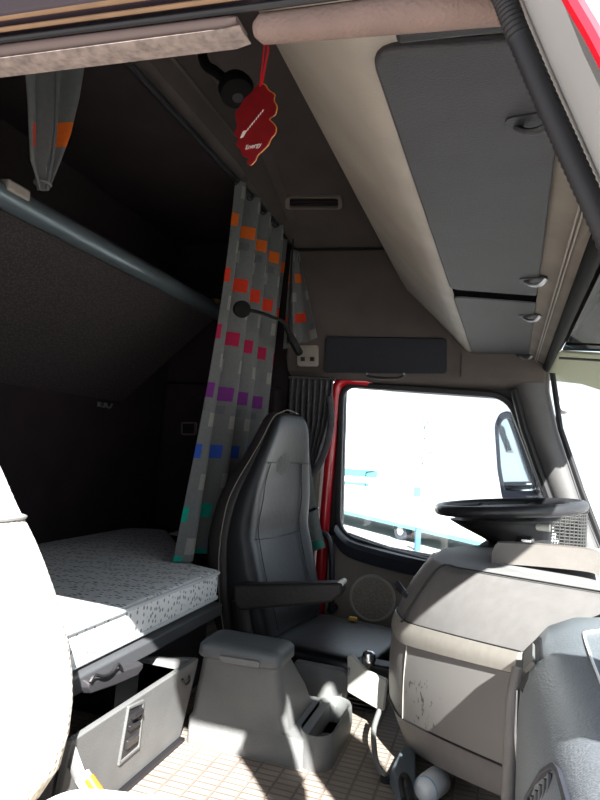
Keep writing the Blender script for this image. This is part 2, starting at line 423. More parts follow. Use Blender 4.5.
# ---- far door: frame, glass, panel, speaker
t = bpy.data.objects.new('door_1', None); C.objects.link(t); t.location = (-.2, 2.6, 0); struct(t)
win = [(-.628, 0, .982), (.022, 0, .968), (.255, 0, .40), (-.02, 0, .315), (-.40, 0, .338), (-.60, 0, .378)]
wi = roundpoly([(p[0], YD, p[2]) for p in win], [.06, .07, .03, .02, .05, .07], 6)
cen = Vector((-.22, YD, .64))
def grow(poly, d):
    n = len(poly); out = []
    for i in range(n):
        a = Vector(poly[i-1]); p = Vector(poly[i]); b = Vector(poly[(i+1) % n])
        tt = (b-a).normalized(); nn = Vector((tt.z, 0, -tt.x))
        if nn.dot(p-cen) < 0: nn = -nn
        out.append(p+nn*d)
    return out
bm = B(); frame(bm, grow(wi, .024), wi, (0, .03, 0)); obj('window_seal', bm, M['rubber'], t, bevel=.006)
bm = B(); frame(bm, grow(wi, .05), grow(wi, .022), (0, .02, 0))
for v in bm.verts: v.co.y += .022
# the red jamb shows on the rear edge and rounds the top corner
bm.free()
jam = roundpoly([(-.52, 2.602, 1.010), (-.655, 2.602, 1.012), (-.664, 2.602, .30), (-.662, 2.602, .02)], [0, .08, .05, 0], 6)
bm = B(); tube(bm, [p+Vector((-.008, .012, 0)) for p in jam[1:]], .023, 12); obj('door_jamb', bm, M['red'], t)['label'] = 'red painted edge'
bm = B(); prism(bm, [(p.x, p.y, p.z) for p in grow(wi, .004)], (0, .004, 0))
for v in bm.verts: v.co.y += .014
obj('window_pane', bm, M['glass'], t, smooth=False)
# inner panel below the window
pan = [(-.645, 2.61, .01), (-.645, 2.61, .36), (-.60, 2.61, .345), (-.40, 2.61, .305), (-.02, 2.61, .285), (.30, 2.61, .33), (.36, 2.61, .36), (.42, 2.61, .01)]
bm = B(); prism(bm, pan, (0, .05, 0)); obj('door_panel', bm, M['doorpanel'], t, bevel=.006)
# sill strip with recessed switch plate
bm = B()
sp = [at(336, 525, Y=2.585), at(350, 540, Y=2.585), at(390, 552, Y=2.58), at(432, 561, Y=2.575), at(470, 566, Y=2.57)]
rows = [[p+Vector((0, .03, .004)), p+Vector((0, -.015, -.002)), p+Vector((0, -.03, -.02)), p+Vector((0, -.02, -.065)), p+Vector((0, .025, -.075))] for p in smoothpath(sp, 5)]
rings(bm, rows); obj('door_sill', bm, M['doortrim'], t)
bm = B(); pa, pb = at(388, 549, Y=2.55), at(428, 559, Y=2.55)
tube(bm, [pa, pb], .012, 8, flat=(.45, 1.3)); obj('switch_plate', bm, M['black'], t)
bm = B(); tube(bm, [at(348, 533, Y=2.556), at(384, 546, Y=2.55)], .010, 8, flat=(.35, 1.4)); obj('sill_plate', bm, M['grey'], t)
spc = Vector((-.448, 2.61, .135))
bm = B(); torus(bm, spc+Vector((0, -.002, 0)), (0, 1, 0), .088, .007); obj('speaker_ring', bm, M['pale'], t)
bm = B(); disc(bm, spc+Vector((0, -.006, 0)), (0, 1, 0), .085, .01); obj('speaker_grille', bm, M['speaker'], t)
# shell of the door below and above
bm = B(); frame(bm, [(-.672, 2.64, 1.03), (.16, 2.64, 1.03), (.44, 2.64, .30), (.10, 2.64, -.05), (-.3, 2.64, -.05), (-.672, 2.64, -.05)], [Vector((p[0], 2.64, p[2]))+Vector((.0, 0, .0)) for p in win], (0, .03, 0))
obj('door_skin', bm, M['black'], t, smooth=False)

# ---- far A pillar trim
bm = B()
rows = []
for (x0, x1, z) in ((.03, .165, 1.06), (.055, .17, .98), (.10, .205, .84), (.165, .262, .68), (.225, .312, .54), (.285, .385, .38), (.33, .44, .25)):
    rows.append([(x0, 2.615, z), (x0-.004, 2.585, z), (x0+.035, 2.545, z+.01), (x1-.02, 2.54, z+.02), (x1, 2.56, z+.02), (x1+.01, 2.62, z+.02)])
rings(bm, rows); o = obj('trim_9', bm, mat('pillar_trim', (84, 82, 83), .5, 20, .08), angle=60); struct(o)
bm = B(); tube(bm, [(.178, 2.55, 1.08), (.218, 2.55, .86), (.30, 2.55, .64), (.40, 2.55, .40)], .010, 8); o = obj('trim_10', bm, M['rubber']); struct(o)
bm = B(); tube(bm, [(.048, 2.578, 1.0), (.092, 2.575, .85), (.155, 2.572, .69), (.22, 2.57, .53), (.28, 2.57, .38)], .016, 8); o = obj('trim_11', bm, M['rubber']); struct(o)

# ---- near door opening: header layers and A pillar
bm = B(); prism(bm, [(-.95, .425, 1.0575), (-.95, .405, 1.0585), (-.95, .395, 1.0715), (-.95, .39, 1.0965), (-.95, .44, 1.1215), (-.95, .44, 1.0575)], (.96, 0, -.004)); o = obj('trim_12', bm, M['darkseal'], bevel=.004); struct(o)
bm = B(); prism(bm, [(-.95, .36, 1.0945), (-.95, .40, 1.0915), (-.95, .44, 1.1315), (-.95, .36, 1.1315)], (.96, 0, -.004)); o = obj('trim_25', bm, M['pillarmetal']); struct(o)
bm = B(); tube(bm, [(-.95, .408, 1.0590), (-.5, .408, 1.0580), (.0, .408, 1.0540)], .0024, 8); o = obj('trim_13', bm, M['brown']); struct(o)
bm = B(); tube(bm, [(-.95, .414, 1.0530), (-.5, .414, 1.0520), (.0, .414, 1.0480)], .002, 8); o = obj('trim_14', bm, M['brown']); struct(o)
bm = B(); tube(bm, [(-.95, .421, 1.0490), (-.5, .421, 1.0480), (.0, .421, 1.0440)], .0028, 8); o = obj('trim_26', bm, M['rubber']); struct(o)
bm = B(); rings(bm, [[(x, .424, zt_), (x, .421, (zt_+zb_)/2), (x, .425, zb_), (x, .445, zb_+.002), (x, .445, zt_)] for x, zt_, zb_ in ((-.95, 1.0475, 1.0330), (-.5, 1.0475, 1.0340), (-.216, 1.0445, 1.0340), (-.207, 1.0425, 1.0365))]); o = obj('trim_15', bm, mat('beige_header', (92, 76, 72), .6, 8, .1), angle=70); struct(o)
bm = B(); rings(bm, [[(x, .423, zt_), (x, .421, (zt_+zb_)/2), (x, .427, zb_), (x, .445, zb_+.002), (x, .445, zt_)] for x, zt_, zb_ in ((-.95, 1.0340, 1.0280), (-.5, 1.0340, 1.0280), (-.215, 1.0340, 1.0285), (-.203, 1.0340, 1.0315))]); o = obj('trim_16', bm, mat('grubby_header', (112, 99, 94), .7, 120, .4, detail=6), angle=70); struct(o)
bm = B(); tube(bm, [(-.196, .435, 1.0375), (-.19, .435, 1.0375), (-.1, .435, 1.0355), (-.0, .435, 1.0335)], [.006, .011, .0125, .014], 12); o = obj('trim_17', bm, M['pinkbeige']); struct(o)
# pillar: ribbed seal, grey cover, red edge
sp_ = [(430, -30), (470, -28), (498, -12), (516, 30), (545, 98), (575, 165), (610, 245), (640, 330)]
seal = smoothpath([at(*p, Y=.40) for p in sp_], 22)
bm = B(); tube(bm, seal, [.0068+.0008*(i % 2) for i in range(len(seal))], 10); o = obj('trim_18', bm, M['rubber']); struct(o)
SL = [(500, -60), (524, 0), (550, 62), (578, 125), (607, 190), (645, 290)]; SR = [(540, -60), (562, 0), (584, 55), (608, 105), (638, 170), (680, 290)]; SQ = [(548, -60), (572, 0), (599, 47), (624, 100), (660, 170), (710, 290)]
rr = []
for a_, b_ in zip(SL, SR):
    p, q = at(*a_, Y=.392), at(*b_, Y=.352); m_ = lerp(p, q, .4)+Vector((-.002, -.010, .001)); rr.append([p, m_, q, q+Vector((.02, .08, .0)), p+Vector((.01, .05, 0))])
bm = B(); rings(bm, rr); o = obj('trim_19', bm, M['pillarmetal'], angle=50); struct(o)
bm = B(); tube(bm, smoothpath([at(540, -60, Y=.3), at(573, 0, Y=.3), at(600, 47, Y=.3), at(640, 130, Y=.3), at(680, 230, Y=.3)], 5), .0042, 8); o = obj('trim_20', bm, M['red']); struct(o)
bm = B(); rr = []  # unseen near A pillar, widened past the windscreen to shade the floor
for (x0, x1, z) in ((.03, .22, 1.09), (.065, .29, 1.0), (.115, .31, .86), (.18, .35, .68), (.24, .43, .54), (.30, .50, .42)):
    rr.append([(x0+.03, .40, z), (x1, .385, z), (x1+.01, .44, z), (x1-.02, .46, z), (x0+.03, .45, z)])
rings(bm, rr); o = obj('trim_27', bm, M['grey'], angle=60); struct(o)
rr = []
for a_, b_ in zip(SR, SQ):
    p, q = at(*a_, Y=.352), at(*b_, Y=.304); rr.append([p, q, q+Vector((.05, .04, 0)), p+Vector((.03, .05, 0))])
bm = B(); rings(bm, rr); o = obj('trim_21', bm, M['grey']); struct(o)
bm = B(); box(bm, (-1.47, .33, -.6), (-.72, .355, 1.7)); o = obj('trim_22', bm, M['red'], smooth=False); struct(o)

# ================================================================== OVERHEAD SHELF
t = thing('overhead_shelf', 'long beige and grey overhead storage shelf above the windscreen', 'overhead shelf', (-.1, 1.5, 1.13))
def over(y):
    k = min(1, max(0, (y-.6)/1.8)); d = .028*k; g = .04*k
    return [(.05+g, y, 1.135), (-.135+d, y, 1.128), (-.152+d, y, 1.126), (-.182+d, y, 1.14), (-.225+d, y, 1.18), (-.285+d*.6, y, 1.245), (-.345, y, 1.315), (-.372, y, 1.355), (-.36, y, 1.395), (-.30, y, 1.41), (-.05, y, 1.40), (.10, y, 1.36), (.10+g, y, 1.2)]
ys = [.45, .5, .9, 1.4, 1.9, 2.3, 2.44, 2.49]
bm = B()
rr = []
for i, y in enumerate(ys):
    r = [Vector(p) for p in over(y)]
    if y > 2.4:                                    # the lip narrows where it meets the side wall
        k = {2.44: .35, 2.49: .75}[y]
        for j in range(3, 9): r[j] = lerp(r[j], r[j]+Vector((.13, 0, -.05)), k*(j-2)/6)
    rr.append(r)
rings(bm, rr); obj('shelf_body', bm, M['beige'], t, angle=50)
# two hinged flaps on the underside
def lx(y): return -.145+.034*min(1, max(0, (y-.6)/1.9))
def rx(y): return .044+.05*min(1, max(0, (y-.6)/1.9))
def flap(ya, yb, yc, yd, rad):
    b_ = B()
    pts = roundpoly([(lx(ya), ya, 1.119), (rx(yb), yb, 1.119), (rx(yc), yc, 1.119), (lx(yd), yd, 1.119)], rad, 5)
    prism(b_, pts, (0, 0, .012)); return b_
f1 = obj('flap', flap(.60, .615, 1.595, 1.535, [.035, .03, .012, .03]), M['flap'], t, bevel=.004); f1['label'] = 'long grey flap'
f2 = obj('flap', flap(1.605, 1.665, 2.475, 2.475, [.03, .012, .012, .012]), M['flap'], t, bevel=.004); f2['label'] = 'short grey flap'
bm = B(); prism(bm, roundpoly([(lx(1.55)+.004, 1.53, 1.122), (rx(1.6), 1.59, 1.122), (rx(1.65), 1.675, 1.122), (lx(1.6)+.004, 1.62, 1.122)], .012, 4), (0, 0, .004)); obj('slot', bm, mat('slot_shade', (10, 9, 10), .9, spec=0), t)  # black plate stands in for the shade deep between the flaps
bm = B(); box(bm, (lx(.5)+.03, .565, 1.116), (rx(.5), .592, 1.13)); obj('hinge', bm, M['black'], t, bevel=.006)
for f, px, py in ((f1, 541, 282), (f1, 546, 124), (f2, 536, 318), (f2, 529, 357)):
    p = at(px, py, Z=1.113); x, y = p.x, p.y
    bm = B(); tube(bm, smoothpath([(x-.032, y+.012, 1.117), (x-.018, y+.004, 1.107), (x-.002, y-.006, 1.105), (x+.01, y-.014, 1.116)], 4), .0065, 8, flat=(.6, 1)); obj('latch', bm, M['metal'] if y > .9 else M['black'], f)
    bm = B(); prism(bm, roundpoly([(x-.045, y-.012, 1.1165), (x+.012, y-.022, 1.1165), (x+.012, y+.012, 1.1165), (x-.045, y+.018, 1.1165)], .01, 4), (0, 0, .004)); obj('latch_recess', bm, M['black'], f)
#SPLIT
# ================================================================== ROOF AND SIDE WALL FITTINGS
# roof vent on the shoulder
vp = [at(285, 197, Y=2.34), at(340, 197, Y=2.34)]
def shoulder(px, py):                              # where the sloping shoulder lies under a pixel
    # plane through (2.36,1.626),(1.96,1.792) along x
    best = None
    for i in range(400):
        y = 1.96+i*.001*1.4
        p = at(px, py, Y=y)
        zz = 1.792+(y-1.96)*(1.626-1.792)/(2.36-1.96) if y < 2.36 else 1.626+(y-2.36)*(1.54-1.626)/.16
        d = abs(p.z-zz)
        if best is None or d < best[0]: best = (d, p)
    return best[1]
t = thing('roof_vent', 'flat oblong vent let into the grey lining above the far door', 'vent', shoulder(313, 200))
c = [shoulder(286, 194), shoulder(343, 194), shoulder(343, 206), shoulder(286, 206)]
dn = Vector((0, -.007, -.017))
co = roundpoly(c, .018, 5); ctr = sum((Vector(p) for p in c), Vector())/4
bm = B(); frame(bm, [p+dn for p in co], [ctr+(p-ctr)*.86+dn for p in co], -dn*.9); obj('frame', bm, mat('vent_frame', (120, 110, 104), .6), t, bevel=.003)
bm = B(); prism(bm, [ctr+(p-ctr)*.86+dn*.35 for p in co], -dn*.3); obj('backing', bm, M['black'], t)
for s in (.35, .65):
    a = lerp(c[0], c[3], s); b = lerp(c[1], c[2], s)
    bm = B(); tube(bm, [lerp(a, b, .08)+dn*.7, lerp(a, b, .92)+dn*.7], .004, 6); obj('slat', bm, M['shadedliner'], t)

# dark flat side visor above the driver's window
t = thing('side_visor', 'dark blue-grey padded side blind panel above the far window', 'side blind', (-.455, 2.49, 1.11))
pv = [at(325, 336, Y=2.49), at(447, 338, Y=2.49), at(447, 374, Y=2.49), at(323, 373, Y=2.49)]
bm = B(); prism(bm, roundpoly(pv, .02, 5), (0, .016, 0)); obj('panel', bm, mat('visor_cloth', (27, 29, 37), .8, 40, .1), t, bevel=.005)
bm = B(); tube(bm, smoothpath([at(366, 372, Y=2.482), at(371, 377, Y=2.478), at(398, 378, Y=2.478), at(405, 373, Y=2.482)], 4), .006, 8); obj('handle', bm, M['black'], t)
for px in (367, 404):
    bm = B(); disc(bm, at(px, 374, Y=2.474), (0, 1, 0), .005, .01, 12); obj('end_cap', bm, M['metal'], t)

# cream switch plate
t = thing('switch_plate', 'small cream switch plate on the lining left of the side blind', 'switch', at(307, 355, Y=2.5))
ps = [at(297, 345, Y=2.487), at(318, 345, Y=2.487), at(318, 366, Y=2.487), at(297, 366, Y=2.487)]
bm = B(); prism(bm, roundpoly(ps, .012, 5), (0, .014, 0)); obj('plate', bm, M['beige'], t, bevel=.003)
for px in (302.5, 312):
    bm = B(); prism(bm, [at(px-2, 357, Y=2.482), at(px+2, 357, Y=2.482), at(px+2, 361, Y=2.482), at(px-2, 361, Y=2.482)], (0, .008, 0)); obj('switch', bm, M['black'], t)

M['lampblack'] = mat('lamp_black', (14, 13, 14), .8, spec=.15)
# swan-neck lamp under the roof
t = thing('map_lamp', 'black swan-neck map lamp under the roof behind the red air freshener', 'lamp', (-.62, 1.24, 1.66))
lp = at(236, 88, Y=1.25)
bm = B(); tube(bm, smoothpath([at(196, 40, Y=1.3)+Vector((0, 0, .09)), at(203, 58, Y=1.28), at(216, 72, Y=1.26), at(226, 80, Y=1.25)], 5), .012, 10); obj('neck', bm, M['lampblack'], t)
bm = B(); rr_ = [(.0, .018), (.012, .033), (.03, .04), (.052, .036), (.062, .02)]
ax = Vector((.35, -.35, -.87)).normalized(); aa = ax.cross(Vector((0, 1, 0))).normalized(); ab = ax.cross(aa)
rings(bm, [[lp-ax*.03+ax*d+(aa*math.cos(2*PI*k/20)+ab*math.sin(2*PI*k/20))*r for k in range(20)] for d, r in rr_]); obj('lamp_head', bm, M['lampblack'], t)
bm = B(); disc(bm, lp+ax*.028, ax, .012, .008, 20); obj('lens', bm, M['rubber'], t)

# air freshener
t = thing('air_freshener', 'red leaf-shaped paper air freshener hanging on a red string from the roof', 'air freshener', (-.35, .8, 1.2))
YA = .80
outl = [(259, 83), (265, 84), (268, 90), (275, 94), (273, 100), (277, 106), (275, 115), (268, 119), (272, 122), (276, 127), (275, 134), (270, 139), (268, 145), (262, 151), (257, 155), (255, 161), (250, 166), (246, 164), (249, 158), (242, 157), (240, 149), (235, 146), (238, 139), (233, 134), (237, 127), (236, 120), (234, 113), (240, 106), (243, 99), (250, 93), (254, 88)]
def inset(o_, k, dx=0): return [(255+(x-255)*k+dx, 122+(y-122)*k) for x, y in o_]
def P3(pts, y): return [at(x, yy, Y=y) for x, yy in pts]
bm = B(); prism(bm, roundpoly(P3(outl, YA+.0025), .004, 3), (0, .001, 0))
for v in bm.verts: v.co.x += .0015
obj('backing_card', bm, mat('freshener_edge', (214, 138, 60), .6), t, smooth=False)['label'] = 'orange edge of the card'
bm = B(); prism(bm, roundpoly(P3(inset(outl, .985), YA), .004, 3), (0, .002, 0)); obj('card', bm, mat('freshener_red', (104, 5, 12), .45, 60, .15), t, smooth=False)
ink = mat('freshener_ink', (200, 190, 186), .6)
def text(txt, px, py, size, ang, name, y=YA-.001, shear=.25):
    cu = bpy.data.curves.new(name, 'FONT'); cu.body = txt; cu.size = size; cu.align_x = 'CENTER'; cu.align_y = 'CENTER'; cu.extrude = .0003; cu.shear = shear
    tmp = bpy.data.objects.new(name+'_tmp', cu); C.objects.link(tmp)
    dg = bpy.context.evaluated_depsgraph_get(); me = bpy.data.meshes.new_from_object(tmp.evaluated_get(dg))
    bpy.data.objects.remove(tmp); bpy.data.curves.remove(cu)
    o_ = bpy.data.objects.new(name, me); C.objects.link(o_); me.materials.append(ink)
    Mx = Matrix.Translation(at(px, py, Y=y)) @ Matrix.Rotation(math.radians(90), 4, 'X') @ Matrix.Rotation(math.radians(ang), 4, 'Z')
    me.transform(Mx)
    o_.parent = t; o_.location = -wloc(t); return o_
text('Energy', 253, 146, .0088, 8, 'lettering')
# the slanted second line is too blurred to read: a pale flash and a row of small strokes
bm = B(); prism(bm, P3([(240, 138), (243, 131), (247, 130), (243, 137)], YA-.001), (0, .0008, 0))
for k in range(8):
    x, y = 247+k*2.1, 130-k*2.6
    prism(bm, P3([(x, y), (x+1, y-2.6), (x+1.7, y-2.2), (x+.8, y+.3)], YA-.001), (0, .0008, 0))
obj('printed_line', bm, ink, t, smooth=False)
tp = at(259, 84, Y=YA)
bm = B(); tube(bm, [tp+Vector((.002, 0, -.004)), tp+Vector((.003, 0, .05)), (tp.x, YA, 1.69)], .0012, 6); obj('string', bm, M['red'], t)
bm = B(); tube(bm, [tp+Vector((.004, 0, -.002)), tp+Vector((.009, .001, .05)), tp+Vector((.004, 0, .09))], .0016, 6); obj('loop', bm, M['red'], t)

# curtain rail along the step in the roof
t = thing('curtain_rail', 'thin dark curtain rail running across under the roof', 'curtain rail', (-.85, 1.4, 1.59))
bm = B(); tube(bm, [(-.88, .46, 1.588), (-.88, 2.3, 1.588), (-.88, 2.5, 1.575)], .009, 8); obj('rail', bm, M['black'], t)
bm = B(); tube(bm, [(-.862, .46, 1.70), (-.862, 2.1, 1.70), (-.862, 2.2, 1.68)], .006, 8); obj('edge_bead', bm, M['headliner'], t)

# ---- patterned curtain
PAL = dict(g=(102, 103, 103), l=(130, 128, 124), o=(204, 98, 34), r=(192, 56, 36), p=(152, 34, 68), v=(104, 46, 112), b=(48, 78, 158), t=(24, 142, 124), d=(92, 93, 96))
CK = list(PAL)
CM = [mat('curtain_'+{'g': 'grey', 'l': 'light_grey', 'o': 'orange', 'r': 'red_orange', 'p': 'crimson', 'v': 'violet', 'b': 'blue', 't': 'teal', 'd': 'mid_grey'}[k], PAL[k], .95, 90, .08, spec=.05, sheen=.1) for k in CK]
for m_ in CM:                                       # thin cloth lets some light through
    nt, b = nodes(m_)
    tl = N(nt, 'ShaderNodeBsdfTranslucent'); tl.inputs['Color'].default_value = b.inputs['Base Color'].default_value
    mx = N(nt, 'ShaderNodeMixShader'); mx.inputs['Fac'].default_value = .18
    nt.links.new(b.outputs[0], mx.inputs[1]); nt.links.new(tl.outputs[0], mx.inputs[2]); nt.links.new(mx.outputs[0], nt.nodes['Material Output'].inputs['Surface'])
SEQ = 'orpvbttt'
def cell(s, h, colourrow):
    """s metres along the cloth, h metres down from the top -> palette index"""
    P_ = .193
    if h > 1.222 and ((s+.03) % .105) < .054: return CK.index('t')
    q = (h-.113)/P_; k = math.floor(q); fr = (q-k)*P_
    sq = .046
    if -.0 <= fr < sq and 0 <= k < 8 and ((s+.024+.006*(k % 3)) % .105) < .054: return CK.index(SEQ[k])
    fr2 = fr-.093
    if 0 <= fr2 < sq and ((s+.068+.008*(k % 2)) % .105) < .05: return CK.index('l')
    fr3 = fr-.06
    if 0 <= fr3 < .03 and ((s+.02+.05*(k % 3)) % .21) < .03: return CK.index('d')
    return 0
def cloth(bm, base, length, h, ns, nh, fold, top, drop=None):
    """base(u, v): point without folds, u 0..1 along, v 0..1 down; fold(s, v): offset along X"""
    rows = []
    for i in range(nh+1):
        v = i/nh; r = []
        for j in range(ns+1):
            u = j/ns; p = Vector(base(u, v)); dx, dy = fold(u*length, v); p.x += dx; p.y += dy; r.append(p)
        rows.append(r)
    return grid(bm, rows, lambda i, j: cell(j/ns*length+.004, i/nh*h, None))
t = thing('patterned_curtain', 'long grey bunk curtain with coloured squares hanging beside the dark driver seat', 'curtain', (-.87, 2.1, .36))
def cbase(u, v):
    y0 = 1.905-.175*v**1.3; y1 = 2.46-.03*v**2
    return (-.886-.004*v, y0+(y1-y0)*u, 1.590+(.350-1.590)*v)
fold = lambda s, v: ((.030+.004*v)*math.sin(s*2*PI/.21+.35*math.sin(v*4+s*3))*(.85+.2*math.sin(s*9)), .004*math.sin(s*2*PI/.21+1.8))
bm = B(); cloth(bm, cbase, .84, 1.24, 252, 310, fold, 0); obj('cloth', bm, CM, t, solid=.0015)
# gathered front edge turned round the pillar
bm = B(); cloth(bm, lambda u, v: (-.862+.03*u+.10*v*u, 2.45+.03*u, 1.53-.42*v+.05*u*v), .16, .45, 56, 112, lambda s, v: (.012*math.sin(s*50)*v, .012*math.cos(s*57)), 0); obj('gathered_edge', bm, CM, t, solid=.0015)
bm = B(); tube(bm, smoothpath([(-.845, 2.43, 1.56), (-.842, 2.43, 1.40), (-.84, 2.435, 1.25), (-.835, 2.44, 1.13)], 5), .007, 8, flat=(.5, 1.3)); obj('tie_band', bm, M['black'], t)
for k in range(9):
    y = 1.90+k*.068
    bm = B(); torus(bm, (-.88, y, 1.580), (0, 1, 0), .011, .0025, 14, 6); obj('glider', bm, M['black'], t)

# ---- tied-up curtain of the upper bunk
t = thing('bunk_curtain', 'tied-up grey curtain with two orange squares hanging at the upper bunk', 'curtain', (-1.0, 1.13, 1.25))
Xk = -.99
ed = [((20, 60), (80, 55)), ((24, 100), (74, 98)), ((26, 135), (66, 135)), ((28, 160), (57, 162)), ((38, 190), (46, 191))]
def kb(u, v):
    q = v*(len(ed)-1); i = min(int(q), len(ed)-2); f = q-i
    a = lerp(at(*ed[i][0], X=Xk), at(*ed[i+1][0], X=Xk), f); b = lerp(at(*ed[i][1], X=Xk), at(*ed[i+1][1], X=Xk), f)
    return a+(b-a)*u
rows = []
for i in range(61):
    v = i/60; rows.append([kb(j/40, v)+Vector((.018*(1-.6*v)*math.sin(j/40*2*PI*2.2+.6), 0, 0)) for j in range(41)])
def kc(i, j):
    if 25 <= i < 37 and (2 <= j < 13 or 27 <= j < 40): return CK.index('r') if j < 20 else CK.index('o')
    if 48 <= i < 56 and 20 <= j < 32: return CK.index('l')
    return 0
bm = B(); grid(bm, rows, kc); obj('cloth', bm, CM, t, solid=.0015)
ka = lerp(at(*ed[-1][0], X=Xk), at(*ed[-1][1], X=Xk), .5)
bm = B(); torus(bm, ka+Vector((0, 0, .016)), (0, 0, 1), .016, .004, 20, 8); obj('tie_band', bm, CM[0], t)
bm = B(); tube(bm, smoothpath([kb(.42, 0)+Vector((.025, 0, 0)), kb(.42, .5)+Vector((.03, 0, 0)), ka+Vector((.012, 0, 0))], 4), .004, 6); obj('seam', bm, CM[CK.index('d')], t)

# ---- dark pleated window curtain on the pillar
t = thing('window_curtain', 'dark pleated curtain gathered on the pillar left of the far window', 'curtain', (-.75, 2.52, .6))
dk = mat('dark_curtain', (84, 82, 86), .85, 60, .2, spec=.2)
rows = []
for i in range(41):
    v = i/40; r = []
    for j in range(91):
        u = j/90
        xl = -.845; xr = -.655-.0*v
        if v > .35: xr = -.655-.06*((v-.35)/.65)**1.2; xl = -.845+.07*((v-.35)/.65)
        x = xl+(xr-xl)*u
        y = 2.535+.016*math.sin(u*2*PI*8+.8*math.sin(v*4+u*5))
        r.append((x, y, 1.0-.40*v))
    rows.append(r)
bm = B(); grid(bm, rows); obj('cloth', bm, dk, t, solid=.002)
bm = B(); tube(bm, smoothpath([(-.662, 2.515, .93), (-.648, 2.51, .82), (-.662, 2.505, .71), (-.70, 2.505, .62), (-.735, 2.505, .60)], 6), [.014]*24+[.01], 10, flat=(1, .7)); obj('gathered_fold', bm, dk, t)
bm = B(); tube(bm, [(-.85, 2.535, 1.003), (-.65, 2.535, 1.003)], .006, 8); obj('header_tape', bm, dk, t)
#SPLIT
# ---- swan-neck reading light in front of the curtain
t = thing('reading_light', 'small black reading light on a bent stalk in front of the patterned curtain', 'reading light', at(297, 350, X=-.735))
XL = -.735
bm = B(); tube(bm, smoothpath([at(299, 352, X=XL-.02), at(291, 338, X=XL), at(283, 322, X=XL), at(272, 317, X=XL), at(258, 312, X=XL), at(246, 310, X=XL)], 5), [.016]*6+[.009]*5+[.0055]*15, 10); obj('stalk', bm, M['lampblack'], t)
hc = at(241, 309, X=XL); hx_ = (at(246, 310, X=XL)-at(236, 307, X=XL)).normalized()
bm = B(); ax = Vector((.5, -.8, -.2)).normalized(); aa = ax.cross(Vector((0, 0, 1))).normalized(); ab = ax.cross(aa)
rings(bm, [[hc-ax*.03+ax*d+(aa*math.cos(2*PI*k/20)+ab*math.sin(2*PI*k/20))*r for k in range(20)] for d, r in ((0, .012), (.01, .02), (.03, .024), (.055, .025), (.058, .021))]); obj('lamp_head', bm, M['lampblack'], t)

# ================================================================== BUNKS
t = thing('upper_bunk', 'folded upper bunk with speckled cloth underside and pale metal front tube', 'bunk', (-1.43, 1.45, .83))
b0, b1 = Vector((-1.425, 0, .838)), Vector((-1.055, 0, 1.178))
nb = Vector((b1.z-b0.z, 0, -(b1.x-b0.x))).normalized()       # points forward and down
bm = B(); prism(bm, [(b0.x, .5, b0.z), (b1.x, .5, b1.z), (b1.x-nb.x*.04, .5, b1.z-nb.z*.04), (b0.x+.0, .5, b0.z+.05)], (0, 1.7, 0)); obj('base_board', bm, M['bunkcloth'], t, smooth=False)
bm = B(); tube(bm, [(-1.05, .48, 1.21), (-1.05, 2.20, 1.206)], .0285, 20); obj('front_tube', bm, mat('pale_tube', (104, 114, 120), .32, metal=.55), t)['label'] = 'pale grey-blue metal tube'
bm = B(); tube(bm, [(-1.062, .48, 1.24), (-1.062, 2.20, 1.236)], .012, 8); obj('edge_trim', bm, M['black'], t)
bm = B(); disc(bm, (-1.05, 2.20, 1.206), (0, 1, 0), .030, .02, 20); obj('end_cap', bm, M['black'], t)
bm = B(); box(bm, (-1.072, 2.17, 1.215), (-1.035, 2.21, 1.25)); obj('catch', bm, M['brown'], t, bevel=.006)
pk = at(14, 190, X=-1.03)
bm = B(); box(bm, (pk.x-.02, pk.y-.03, pk.z-.012), (pk.x+.012, pk.y+.04, pk.z+.014)); obj('catch', bm, M['beige'], t, bevel=.006)

# mattress: wide in the middle, cut back behind the driver's seat
zt = .34
mo = [at(222, 571, Z=zt), Vector((-.757, .50, zt)), Vector((-1.42, .50, zt)), Vector((-1.42, 2.30, zt)), Vector((-1.30, 2.36, zt)), Vector((-.86, 2.0, zt))]
mo = [Vector((-.757, 1.765, zt)), Vector((-.757, .50, zt)), Vector((-1.40, .50, zt)), Vector((-1.40, 2.30, zt)), Vector((-1.28, 2.38, zt)), Vector((-.87, 1.80, zt))]
mo = roundpoly(mo, [.02, .05, .05, .06, .08, .03], 5)
mc = sum(mo, Vector())/len(mo)
t = thing('mattress', 'white quilted mattress with small grey sprigs on the lower bunk', 'mattress', (-1.08, 1.4, .246))
bm = B()
prof_ = [(.0, .252, .93), (.0, .252, .985), (0, .262, 1.0), (0, .30, 1.004), (0, .328, .998), (0, .338, .988), (0, .340, .96), (0, .343, .8), (0, .346, .5)]
rings(bm, [[Vector((mc.x+(p.x-mc.x)*k, mc.y+(p.y-mc.y)*(1-(1-k)*.4), z)) for p in mo] for _, z, k in prof_]); obj('ticking_cover', bm, M['ticking'], t, angle=80)
for z in (.333, .262):
    bm = B(); loopt(bm, [Vector((mc.x+(p.x-mc.x)*1.004, mc.y+(p.y-mc.y)*1.002, z)) for p in mo], .005, 8); obj('piping', bm, mat('mattress_piping', (196, 200, 204), .8), t)

t = thing('lower_bunk', 'dark grey lower bunk frame with front rail under the white mattress', 'bunk', (-1.05, 1.3, .2))
bm = B(); box(bm, (-1.42, .46, .222), (-.765, 1.74, .25)); prism(bm, [(-.75, .46, .25), (-.738, .46, .246), (-.738, .46, .215), (-.75, .46, .21), (-.79, .46, .21), (-.79, .46, .25)], (0, 1.30, 0)); obj('rail', bm, mat('rail_grey', (66, 68, 71), .5), t, bevel=.003)
bm = B(); box(bm, (-1.42, 1.74, .222), (-.87, 2.4, .25)); obj('deck', bm, M['black'], t)
bm = B(); box(bm, (-1.40, 1.47, .0), (-.80, 1.80, .222)); obj('plinth', bm, M['black'], t)
